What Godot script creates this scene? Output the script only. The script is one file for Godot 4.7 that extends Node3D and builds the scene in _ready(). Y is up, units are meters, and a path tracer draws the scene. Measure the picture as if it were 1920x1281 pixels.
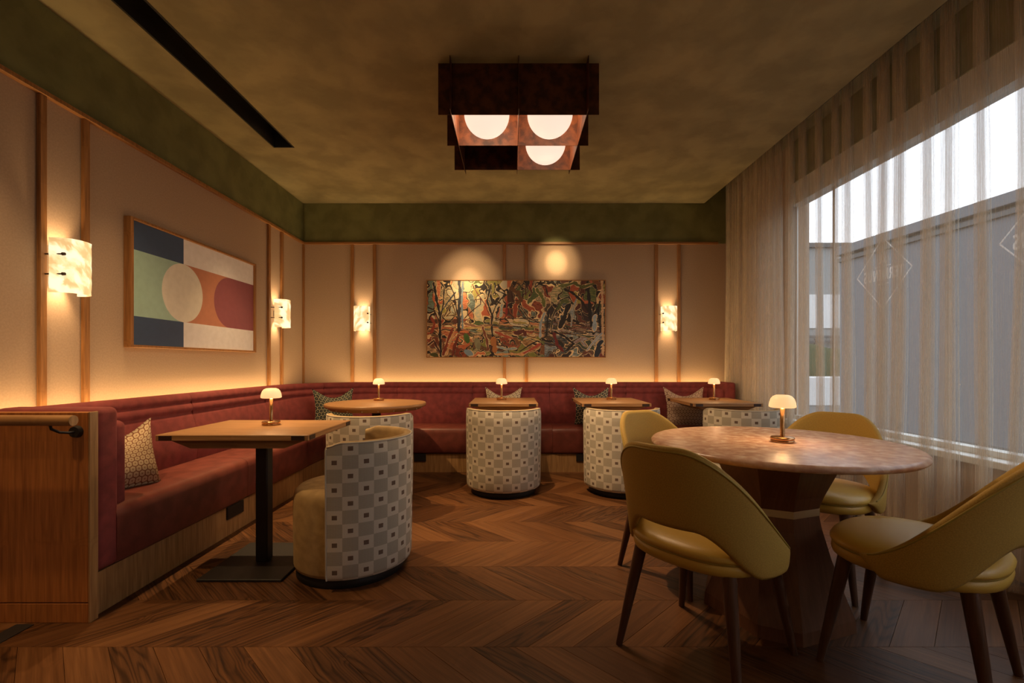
extends Node3D
# A corner of a dim restaurant. x to the right, y up; depth d from the camera is -z.

const EYE := 1.10        # camera height
const FPX := 880.0       # focal length in pixels of the 1920 x 1281 frame
const BACK := 5.30       # depth of the back wall
const LEFT := -2.36      # x of the left wall
const TRIM_Y := 2.455    # picture rail
const CEIL := 2.91
const GLASS := 2.60      # x of the window glass
const REAR := -2.6       # depth of the wall behind the camera

var M := {}
var rng := RandomNumberGenerator.new()
var names_used := {}


# ------------------------------------------------------------------ mesh builder
class MB:
	var st := SurfaceTool.new()
	func _init() -> void:
		st.begin(Mesh.PRIMITIVE_TRIANGLES)

	func flat() -> void:
		st.set_smooth_group(-1)

	func smooth() -> void:
		st.set_smooth_group(0)

	func vert(p: Vector3, uv: Vector2) -> void:
		st.set_uv(uv)
		st.add_vertex(p)

	func quad(a: Vector3, b: Vector3, c: Vector3, d: Vector3, ua := Vector2(0, 0), ub := Vector2(1, 0), uc := Vector2(1, 1), ud := Vector2(0, 1)) -> void:
		vert(a, ua); vert(b, ub); vert(c, uc)
		vert(a, ua); vert(c, uc); vert(d, ud)

	func tri(a: Vector3, b: Vector3, c: Vector3, ua := Vector2(), ub := Vector2(), uc := Vector2()) -> void:
		vert(a, ua); vert(b, ub); vert(c, uc)

	# rows of points; uvs the same shape or empty
	func grid(rows: Array, uvs: Array = [], close_row := false, close_col := false) -> void:
		var m := rows.size()
		var n: int = rows[0].size()
		for i in (m if close_col else m - 1):
			for j in (n if close_row else n - 1):
				var i2 := (i + 1) % m
				var j2 := (j + 1) % n
				if uvs.is_empty():
					quad(rows[i][j], rows[i][j2], rows[i2][j2], rows[i2][j])
				else:
					quad(rows[i][j], rows[i][j2], rows[i2][j2], rows[i2][j], uvs[i][j], uvs[i][j2], uvs[i2][j2], uvs[i2][j])

	func fan(pts: Array, turn := false) -> void:
		var c := Vector3()
		for p in pts:
			c += p
		c /= pts.size()
		for i in pts.size():
			var a: Vector3 = pts[i]
			var b: Vector3 = pts[(i + 1) % pts.size()]
			var ua := Vector2(a.x, a.z)
			var ub := Vector2(b.x, b.z)
			if turn:
				tri(c, b, a, Vector2(c.x, c.z), ub, ua)
			else:
				tri(c, a, b, Vector2(c.x, c.z), ua, ub)

	# box with chamfered edges
	func box(lo: Vector3, hi: Vector3, ch := 0.003) -> void:
		flat()
		var c := (lo + hi) / 2
		var h := (hi - lo).abs() / 2
		ch = minf(ch, minf(h.x, minf(h.y, h.z)) * 0.9)
		for ax in 3:
			var u := (ax + 1) % 3
			var v := (ax + 2) % 3
			for s in [-1.0, 1.0]:
				var q := []
				for k in [[-1, -1], [1, -1], [1, 1], [-1, 1]]:
					var p := Vector3()
					p[ax] = s * h[ax]
					p[u] = k[0] * (h[u] - ch)
					p[v] = k[1] * (h[v] - ch)
					q.append(c + p)
				if s > 0:
					quad(q[3], q[2], q[1], q[0])
				else:
					quad(q[0], q[1], q[2], q[3])
			if ch <= 0.0:
				continue
			for k in [[-1, -1], [1, -1], [1, 1], [-1, 1]]:
				var a := Vector3()
				a[u] = k[0] * h[u]
				a[v] = k[1] * (h[v] - ch)
				var b := Vector3()
				b[u] = k[0] * (h[u] - ch)
				b[v] = k[1] * h[v]
				var e := Vector3()
				e[ax] = h[ax] - ch
				if k[0] * k[1] > 0:
					quad(c + a - e, c + a + e, c + b + e, c + b - e)
				else:
					quad(c + b - e, c + b + e, c + a + e, c + a - e)
		if ch <= 0.0:
			return
		for sx in [-1.0, 1.0]:
			for sy in [-1.0, 1.0]:
				for sz in [-1.0, 1.0]:
					var a := c + Vector3(sx * h.x, sy * (h.y - ch), sz * (h.z - ch))
					var b := c + Vector3(sx * (h.x - ch), sy * h.y, sz * (h.z - ch))
					var d := c + Vector3(sx * (h.x - ch), sy * (h.y - ch), sz * h.z)
					if sx * sy * sz > 0:
						tri(a, d, b)
					else:
						tri(a, b, d)

	# soft upholstered block
	func pad(lo: Vector3, hi: Vector3, r: float, n := 6) -> void:
		smooth()
		var c := (lo + hi) / 2
		var h := (hi - lo).abs() / 2
		r = minf(r, minf(h.x, minf(h.y, h.z)))
		var inner := h - Vector3(r, r, r)
		for ax in 3:
			var u := (ax + 1) % 3
			var v := (ax + 2) % 3
			for s in [-1.0, 1.0]:
				var rows := []
				for i in n + 1:
					var row := []
					for j in n + 1:
						var p := Vector3()
						p[ax] = s * h[ax]
						p[u] = _spread(float(i) / n, h[u], inner[u])
						p[v] = _spread(float(j) / n, h[v], inner[v])
						var q := p.clamp(-inner, inner)
						row.append(c + q + (p - q).normalized() * r)
					rows.append(row)
				if s > 0:
					rows.reverse()
				grid(rows)

	func _spread(t: float, h: float, inner: float) -> float:
		# half of the steps go to the rounded margins
		if t < 0.34:
			return lerpf(-h, -inner, t / 0.34)
		if t > 0.66:
			return lerpf(inner, h, (t - 0.66) / 0.34)
		return lerpf(-inner, inner, (t - 0.34) / 0.32)

	func tube(path: Array, radii: Variant, sides := 12, capped := true) -> void:
		smooth()
		var rows := []
		var n := path.size()
		var side := Vector3.UP
		for i in n:
			var t: Vector3 = (path[mini(i + 1, n - 1)] - path[maxi(i - 1, 0)]).normalized()
			if absf(t.dot(side)) > 0.95:
				side = Vector3.RIGHT if absf(t.x) < 0.9 else Vector3.BACK
			var a := (side - t * side.dot(t)).normalized()
			var b := t.cross(a)
			side = a
			var r: float = radii if radii is float else radii[i]
			var row := []
			for k in sides:
				var w := TAU * k / sides
				row.append(path[i] + (a * cos(w) + b * sin(w)) * r)
			rows.append(row)
		grid(rows, [], true)
		if capped:
			flat()
			fan(rows[0])
			fan(rows[n - 1], true)

	# profile: array of Vector2(radius, y)
	func lathe(profile: Array, sides := 32, at := Vector3.ZERO, from := 0.0, to := TAU) -> void:
		smooth()
		var rows := []
		var uvs := []
		var whole := is_equal_approx(to - from, TAU)
		for p in profile:
			var row := []
			var uv := []
			for k in sides + 1:
				var w := lerpf(from, to, float(k) / sides)
				if whole and k == sides:
					w = from
				row.append(at + Vector3(p.x * sin(w), p.y, p.x * cos(w)))
				uv.append(Vector2(lerpf(from, to, float(k) / sides), p.y))
			rows.append(row)
			uvs.append(uv)
		grid(rows, uvs)

	# convex outline of Vector2 in a plane spanned by ax, ay; extruded by dz
	func prism(outline: Array, o: Vector3, ax: Vector3, ay: Vector3, dz: Vector3) -> void:
		flat()
		var a := []
		var b := []
		for p in outline:
			a.append(o + ax * p.x + ay * p.y)
			b.append(o + ax * p.x + ay * p.y + dz)
		fan(a)
		fan(b, true)
		for i in a.size():
			var j := (i + 1) % a.size()
			quad(a[i], b[i], b[j], a[j])

	func mesh() -> ArrayMesh:
		st.generate_normals()
		return st.commit()


# ------------------------------------------------------------------ scene helpers
func P(x: float, y: float, d: float) -> Vector3:
	return Vector3(x, y, -d)


func numbered(called: String) -> String:
	if not names_used.has(called):
		names_used[called] = 0
		return called
	names_used[called] += 1
	return "%s_%03d" % [called, names_used[called]]


func thing(called: String, label: String, category: String, at := Vector3.ZERO, turn := 0.0, group := "") -> Node3D:
	var o := Node3D.new()
	o.name = numbered(called)
	add_child(o)
	o.position = at
	o.rotation.y = turn
	tag(o, label, category, group)
	return o


func tag(o: Node3D, label: String, category: String, group := "") -> void:
	o.set_meta("label", label)
	o.set_meta("category", category)
	if group:
		o.set_meta("group", group)


func obj(called: String, mesh: Mesh, material: Material, parent: Node3D = self) -> MeshInstance3D:
	var o := MeshInstance3D.new()
	o.name = numbered(called) if parent == self else called
	o.mesh = mesh
	o.material_override = material
	parent.add_child(o, true)
	return o


func structure(called: String, mesh: Mesh, material: Material, parent: Node3D = self) -> MeshInstance3D:
	var o := obj(called, mesh, material, parent)
	if parent == self:
		o.set_meta("kind", "structure")
	return o


func shell(called: String) -> Node3D:
	var o := Node3D.new()
	o.name = called
	add_child(o)
	o.set_meta("kind", "structure")
	return o


func box_mesh(lo: Vector3, hi: Vector3, ch := 0.003) -> ArrayMesh:
	var b := MB.new()
	b.box(Vector3(minf(lo.x, hi.x), minf(lo.y, hi.y), minf(lo.z, hi.z)), Vector3(maxf(lo.x, hi.x), maxf(lo.y, hi.y), maxf(lo.z, hi.z)), ch)
	return b.mesh()


func boxes_mesh(list: Array, ch := 0.0) -> ArrayMesh:
	var b := MB.new()
	for e in list:
		var lo: Vector3 = e[0]
		var hi: Vector3 = e[1]
		b.box(lo.min(hi), lo.max(hi), ch)
	return b.mesh()


func omni(parent: Node3D, at: Vector3, color: Color, energy: float, size := 0.02) -> OmniLight3D:
	var l := OmniLight3D.new()
	l.name = "bulb_glow"
	l.light_color = color
	l.light_energy = energy
	l.light_size = size
	l.omni_range = 12.0
	l.omni_attenuation = 2.0
	l.shadow_enabled = true
	parent.add_child(l, true)
	l.position = at
	return l


func spot(parent: Node3D, at: Vector3, target: Vector3, color: Color, energy: float, angle: float, soft := 0.5, size := 0.03) -> SpotLight3D:
	var l := SpotLight3D.new()
	l.name = "spot_beam"
	l.light_color = color
	l.light_energy = energy
	l.light_size = size
	l.spot_range = 12.0
	l.spot_attenuation = 2.0
	l.spot_angle = angle
	l.spot_angle_attenuation = soft
	l.shadow_enabled = true
	parent.add_child(l, true)
	var dir := (target - at).normalized()
	l.transform = Transform3D(Basis.looking_at(dir, Vector3.RIGHT if absf(dir.y) > 0.9 else Vector3.UP), at)
	return l


func area(parent: Node3D, at: Vector3, basis_: Basis, size: Vector2, color: Color, energy: float) -> void:
	var l := AreaLight3D.new()
	l.name = "strip_beam"
	l.light_color = color
	l.light_energy = energy
	l.area_size = size
	l.area_range = 12.0
	l.shadow_enabled = true
	parent.add_child(l, true)
	l.transform = Transform3D(basis_, at)


# ------------------------------------------------------------------ materials
func mat(color: Color, rough := 0.7, metal := 0.0) -> StandardMaterial3D:
	var m := StandardMaterial3D.new()
	m.albedo_color = color
	m.roughness = rough
	m.metallic = metal
	return m


func lin(r: float, g: float, b: float) -> Color:
	return Color(r, g, b).linear_to_srgb()


func noise(freq: float, seed_: int, octaves := 4, kind := FastNoiseLite.TYPE_SIMPLEX_SMOOTH) -> FastNoiseLite:
	var n := FastNoiseLite.new()
	n.noise_type = kind
	n.frequency = freq
	n.seed = seed_
	n.fractal_octaves = octaves
	return n


func noise_tex(freq: float, seed_: int, colors: Array, stops: Array, octaves := 4, size := 512, warp := 0.0) -> NoiseTexture2D:
	var t := NoiseTexture2D.new()
	t.width = size
	t.height = size
	t.seamless = true
	t.generate_mipmaps = false
	var n := noise(freq, seed_, octaves)
	if warp > 0.0:
		n.domain_warp_enabled = true
		n.domain_warp_amplitude = warp
		n.domain_warp_frequency = freq
	t.noise = n
	var g := Gradient.new()
	g.offsets = PackedFloat32Array(stops)
	g.colors = PackedColorArray(colors)
	t.color_ramp = g
	return t


func triplanar(m: StandardMaterial3D, tex: Texture2D, scale_: float, world := false) -> StandardMaterial3D:
	m.albedo_texture = tex
	m.uv1_triplanar = true
	m.uv1_world_triplanar = world
	m.uv1_scale = Vector3(scale_, scale_, scale_)
	return m


func relief(m: StandardMaterial3D, tex: Texture2D, cm: float) -> StandardMaterial3D:
	m.heightmap_enabled = true
	m.heightmap_texture = tex
	m.heightmap_scale = cm
	return m


func grey_noise(freq: float, seed_: int, w: int, h: int, octaves := 3) -> PackedByteArray:
	var im := noise(freq, seed_, octaves).get_seamless_image(w, h)
	im.convert(Image.FORMAT_L8)
	if w != 512 or h != 512:
		im.resize(512, 512, Image.INTERPOLATE_CUBIC)
	return im.get_data()


# grain along u
func wood_image(seed_: int, contrast: float, rings := 30.0, figure := 0.3) -> Image:
	var fine := grey_noise(0.25, seed_, 16, 512, 2)
	var mid := grey_noise(0.06, seed_ + 1, 24, 512, 3)
	var low := grey_noise(0.011, seed_ + 2, 56, 512, 2)
	var out := PackedByteArray()
	out.resize(512 * 512 * 3)
	for i in 512 * 512:
		var ring := 0.5 + 0.5 * sin(low[i] / 255.0 * rings)
		ring = 1.0 - pow(1.0 - ring, 3.0)
		var t := figure * ring + (0.65 - figure / 2) * mid[i] / 255.0 + (0.45 - figure / 2) * fine[i] / 255.0
		t = clampf(t, 0.0, 1.0)
		var k := 1.0 - contrast * (1.0 - t)
		out[i * 3] = int(255 * clampf(k, 0, 1))
		out[i * 3 + 1] = int(255 * clampf(k * (0.94 + 0.06 * t), 0, 1))
		out[i * 3 + 2] = int(255 * clampf(k * (0.86 + 0.14 * t), 0, 1))
	return Image.create_from_data(512, 512, false, Image.FORMAT_RGB8, out)


func make_materials() -> void:
	var w1 := wood_image(3, 0.36, 26.0, 0.12)
	var w2 := wood_image(17, 0.7, 40.0, 0.34)
	var wv := w1.duplicate() as Image
	wv.rotate_90(CLOCKWISE)
	var t1 := ImageTexture.create_from_image(w1)
	var t2 := ImageTexture.create_from_image(w2)
	var tv := ImageTexture.create_from_image(wv)
	# floor boards: five stains of the same oak
	var stains := [lin(0.168, 0.070, 0.024), lin(0.142, 0.056, 0.018), lin(0.195, 0.085, 0.031), lin(0.155, 0.065, 0.024), lin(0.125, 0.050, 0.017)]
	M.board = []
	for i in stains.size():
		var m := mat(stains[i], 0.44)
		m.metallic_specular = 0.35
		m.albedo_texture = t2 if i % 2 else t1
		relief(m, t2, 0.02)
		M.board.append(m)
	M.sub_floor = mat(lin(0.03, 0.018, 0.01), 0.9)
	M.oak = triplanar(mat(lin(0.56, 0.205, 0.048), 0.5), tv, 1.3)
	M.oak_pale = triplanar(mat(lin(0.50, 0.29, 0.12), 0.5), tv, 1.3)
	M.oak_long = triplanar(mat(lin(0.44, 0.23, 0.085), 0.5), t1, 1.3)
	M.table_oak = triplanar(mat(lin(0.50, 0.27, 0.11), 0.38), t1, 1.2)
	M.trim = triplanar(mat(lin(0.43, 0.205, 0.07), 0.5), tv, 1.5)
	M.trim_long = triplanar(mat(lin(0.43, 0.205, 0.07), 0.5), t1, 1.5)
	M.walnut = triplanar(mat(lin(0.125, 0.055, 0.028), 0.42), tv, 1.6)
	M.pedestal = triplanar(mat(lin(0.20, 0.085, 0.042), 0.45), tv, 1.4)
	M.inlay = mat(lin(0.035, 0.016, 0.010), 0.45)
	# walls
	var linen := noise_tex(0.09, 5, [Color(0.95, 0.95, 0.95), Color(1, 1, 1)], [0.2, 0.8], 3)
	M.linen = triplanar(mat(lin(0.45, 0.325, 0.235), 0.85), linen, 1.6, true)
	var plaster := noise_tex(0.006, 8, [Color(0.86, 0.86, 0.85), Color(0.93, 0.93, 0.92), Color(1, 1, 0.99)], [0.25, 0.5, 0.78], 6, 1024, 60.0)
	M.green_plaster = triplanar(mat(lin(0.20, 0.21, 0.09), 0.8), plaster, 0.55, true)
	M.ceiling_plaster = triplanar(mat(lin(0.33, 0.285, 0.155), 0.8), plaster, 0.42, true)
	M.rear_wall = mat(lin(0.32, 0.22, 0.14), 0.9)
	M.black = mat(lin(0.006, 0.005, 0.005), 0.6)
	M.black_metal = mat(lin(0.012, 0.009, 0.008), 0.55)
	# upholstery
	var nap := noise_tex(0.014, 21, [Color(0.84, 0.83, 0.83), Color(0.93, 0.92, 0.92), Color(1, 1, 1)], [0.2, 0.5, 0.8], 5, 512, 40.0)
	M.velvet = triplanar(mat(lin(0.235, 0.040, 0.038), 0.85), nap, 1.6)
	M.velvet.rim_enabled = true
	M.velvet.rim = 0.6
	M.velvet.rim_tint = 0.8
	M.leather_red = triplanar(mat(lin(0.19, 0.046, 0.033), 0.42), nap, 1.1)
	M.tan_velvet = triplanar(mat(lin(0.46, 0.31, 0.13), 0.85), nap, 1.8)
	M.tan_velvet.rim_enabled = true
	M.tan_velvet.rim = 0.4
	M.tan_velvet.rim_tint = 0.8
	var hide := noise_tex(0.35, 31, [Color(0, 0, 0), Color(1, 1, 1)], [0.3, 0.7], 2, 256)
	M.yellow_cloth = triplanar(mat(lin(0.54, 0.335, 0.062), 0.75), noise_tex(0.2, 33, [Color(0.88, 0.88, 0.86), Color(1, 1, 1)], [0.3, 0.7], 2, 256), 4.0)
	M.yellow_leather = relief(mat(lin(0.56, 0.345, 0.055), 0.36), hide, 0.03)
	M.yellow_leather.uv1_triplanar = true
	M.yellow_leather.uv1_scale = Vector3(4, 4, 4)
	M.yellow_piping = mat(lin(0.38, 0.27, 0.04), 0.6)
	M.check = mat(Color(1, 1, 1), 0.9)
	M.check.albedo_texture = ImageTexture.create_from_image(check_image())
	M.cream_piping = mat(lin(0.52, 0.46, 0.36), 0.8)
	M.cushion = []
	for c in [[Color8(196, 172, 138), Color8(120, 72, 46)], [Color8(28, 34, 34), Color8(146, 140, 112)], [Color8(206, 190, 160), Color8(66, 50, 44)], [Color8(40, 44, 50), Color8(190, 178, 148)], [Color8(190, 164, 142), Color8(112, 76, 66)]]:
		var m := mat(Color(1, 1, 1), 0.9)
		m.albedo_texture = ImageTexture.create_from_image(honeycomb_image(c[0], c[1]))
		M.cushion.append(m)
	# stone, metal, glass
	var stone := noise_tex(0.012, 41, [Color(0.72, 0.53, 0.42), Color(0.80, 0.62, 0.50), Color(0.85, 0.69, 0.56), Color(0.91, 0.79, 0.67)], [0.2, 0.45, 0.62, 0.88], 6, 1024, 50.0)
	M.marble = triplanar(mat(Color(1, 1, 1), 0.25), stone, 1.3)
	M.brass = mat(lin(0.62, 0.34, 0.15), 0.22, 1.0)
	M.brass_band = mat(lin(0.66, 0.56, 0.36), 0.4, 0.6)
	M.steel = mat(lin(0.5, 0.47, 0.42), 0.35, 1.0)
	var rust := noise_tex(0.02, 51, [Color(0.6, 0.52, 0.5), Color(0.86, 0.82, 0.8), Color(1, 1, 1)], [0.2, 0.5, 0.8], 5, 512, 30.0)
	M.copper = triplanar(mat(lin(0.105, 0.029, 0.008), 0.5, 0.15), rust, 1.2)
	M.globe = mat(Color(1, 1, 1), 0.4)
	M.globe.emission_enabled = true
	M.globe.emission = Color(1.0, 0.91, 0.83)
	M.globe.emission_energy_multiplier = 0.86
	M.lamp_shade = mat(lin(0.8, 0.7, 0.5), 0.4)
	M.lamp_shade.emission_enabled = true
	M.lamp_shade.emission = Color(1.0, 0.80, 0.55)
	M.lamp_shade.emission_energy_multiplier = 0.85
	var alabaster := noise_tex(0.012, 61, [Color(0.80, 0.66, 0.44), Color(0.93, 0.82, 0.60), Color(1, 0.94, 0.80)], [0.30, 0.44, 0.66], 5, 512, 50.0)
	M.alabaster = mat(lin(0.7, 0.6, 0.45), 0.5)
	M.alabaster.emission_enabled = true
	M.alabaster.emission = Color(1, 1, 1)
	M.alabaster.emission_operator = BaseMaterial3D.EMISSION_OP_MULTIPLY
	M.alabaster.emission_texture = alabaster
	M.alabaster.emission_energy_multiplier = 1.12
	M.led = mat(Color(1, 1, 1), 0.5)
	M.led.emission_enabled = true
	M.led.emission = Color(1.0, 0.72, 0.35)
	M.led.emission_energy_multiplier = 1.5
	M.pane = mat(Color(0.86, 0.92, 0.92, 0.06), 0.02)
	M.pane.metallic_specular = 0.12
	M.pane.transparency = BaseMaterial3D.TRANSPARENCY_ALPHA
	M.frame_grey = mat(lin(0.72, 0.74, 0.72), 0.5)
	M.sticker = mat(lin(0.95, 0.96, 0.96), 0.6)
	M.sticker.backlight_enabled = true
	M.sticker.backlight = Color(1, 1, 1)
	M.sheer = mat(Color(1, 1, 1), 0.9)
	M.sheer.albedo_texture = ImageTexture.create_from_image(sheer_image())
	M.sheer.transparency = BaseMaterial3D.TRANSPARENCY_ALPHA
	M.sheer.cull_mode = BaseMaterial3D.CULL_DISABLED
	M.sheer.backlight_enabled = true
	M.sheer.backlight = lin(0.42, 0.39, 0.34)
	# outside
	M.hoarding = mat(lin(0.125, 0.13, 0.145), 0.7)
	M.coping = mat(lin(0.08, 0.082, 0.086), 0.7)
	M.asphalt = mat(lin(0.08, 0.08, 0.08), 0.9)
	M.render_grey = mat(lin(0.24, 0.25, 0.25), 0.9)
	M.white_paint = mat(lin(0.6, 0.6, 0.6), 0.7)
	M.leaf = triplanar(mat(lin(0.045, 0.075, 0.03), 0.8), noise_tex(0.08, 71, [Color(0.4, 0.5, 0.35), Color(1, 1, 0.9)], [0.3, 0.7], 4), 2.0)


# checked upholstery: ribbed grey squares, pale squares with a small brown block
func check_image() -> Image:
	var n := 256
	var im := Image.create(n, n, false, Image.FORMAT_RGB8)
	var r := RandomNumberGenerator.new()
	r.seed = 5
	for y in n:
		for x in n:
			var cx := x / 128
			var cy := y / 128
			var u := x % 128
			var v := y % 128
			var c: Color
			if (cx + cy) % 2 == 0:
				c = Color8(192, 183, 164).lerp(Color8(170, 160, 140), 0.5 + 0.5 * sin(u * 0.9))
				if v % 9 < 2:
					c = c.lerp(Color8(120, 112, 98), 0.3)
			else:
				c = Color8(218, 208, 188)
				if u % 5 == 0 or v % 6 == 0:
					c = c.darkened(0.06)
				if u > 42 and u < 86 and v > 44 and v < 86:
					c = Color8(112, 92, 76)
					if v % 14 < 3:
						c = c.lightened(0.12)
			im.set_pixel(x, y, c.darkened(r.randf() * 0.07))
	return im


func honeycomb_image(ground: Color, line: Color) -> Image:
	var n := 256
	var im := Image.create(n, n, false, Image.FORMAT_RGB8)
	for y in n:
		for x in n:
			var best := 9.0
			var second := 9.0
			for k in 25:
				var i := k / 5 - 1
				var j := k % 5 - 1
				# hexagonal centres, four across and four rows
				var q := Vector2((i + (0.5 if posmod(j, 2) else 0.0)), j)
				var p := Vector2(fposmod(x / 64.0, 2.0), fposmod(y / 64.0, 2.0))
				var d := p.distance_to(q)
				if d < best:
					second = best
					best = d
				elif d < second:
					second = d
			var c := ground
			if second - best < 0.14:
				c = line
			elif best < 0.14:
				c = ground.lerp(line, 0.6)
			im.set_pixel(x, y, c)
	return im


func sheer_image() -> Image:
	var im := Image.create(512, 256, false, Image.FORMAT_RGBA8)
	var r := RandomNumberGenerator.new()
	r.seed = 9
	var col := []
	for x in 512:
		col.append(r.randf())
	var nz := noise(0.05, 4, 3)
	for y in 256:
		for x in 512:
			var t: float = col[x] * 0.6 + 0.4 * (0.5 + 0.5 * nz.get_noise_2d(x * 3.0, y * 0.35))
			var c := Color(0.85, 0.80, 0.72).lerp(Color(0.93, 0.88, 0.81), t)
			c.a = 0.12 + 0.30 * t
			im.set_pixel(x, y, c)
	return im


# ------------------------------------------------------------------ pictures on the walls
func geometric_image() -> Image:
	var w := 1024
	var h := 582
	var im := Image.create(w, h, false, Image.FORMAT_RGB8)
	var navy := Color8(60, 84, 122)
	var mint := Color8(170, 208, 198)
	var white := Color8(240, 240, 246)
	var cream := Color8(234, 232, 224)
	var orange := Color8(200, 136, 110)
	var plum := Color8(152, 86, 98)
	var split := 0.335 * w
	var top := 0.231 * h
	var low := 0.768 * h
	var r := (low - top) / 2
	var nz := noise(0.02, 12, 4)
	for y in h:
		for x in w:
			var c := white
			var mid := y > top and y < low
			if x < split:
				c = mint if mid else navy
			elif mid:
				c = orange
				var px := 0.74 * w
				if x > px or Vector2(x - px, y - h / 2.0).length() < r:
					c = plum
			if Vector2(x - split, y - h / 2.0).length() < r:
				c = cream
			im.set_pixel(x, y, c.darkened(0.06 * (0.5 + 0.5 * nz.get_noise_2d(x, y))))
	return im


func stroke(im: Image, pts: Array, width: float, c: Color, r: RandomNumberGenerator) -> void:
	for k in pts.size() - 1:
		var a: Vector2 = pts[k]
		var b: Vector2 = pts[k + 1]
		var n := int(a.distance_to(b) / maxf(1.5, width * 0.3)) + 1
		for i in n:
			var p := a.lerp(b, float(i) / n) + Vector2(r.randf_range(-1, 1), r.randf_range(-1, 1)) * width * 0.08
			var wd := width * (0.46 + 0.12 * sin((p.x + p.y) * 0.11 + width))
			dab(im, p, Vector2(wd * 1.25, wd * 0.8), (b - a).angle() + 0.5, c.darkened(r.randf() * 0.14))


func dab(im: Image, p: Vector2, rad: Vector2, turn: float, c: Color) -> void:
	var m := maxf(rad.x, rad.y)
	var cs := cos(turn)
	var sn := sin(turn)
	for y in range(maxi(0, int(p.y - m)), mini(im.get_height(), int(p.y + m) + 1)):
		for x in range(maxi(0, int(p.x - m)), mini(im.get_width(), int(p.x + m) + 1)):
			var q := Vector2(x, y) - p
			var u := (q.x * cs + q.y * sn) / rad.x
			var v := (-q.x * sn + q.y * cs) / rad.y
			if u * u + v * v <= 1.0:
				im.set_pixel(x, y, c)


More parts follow.
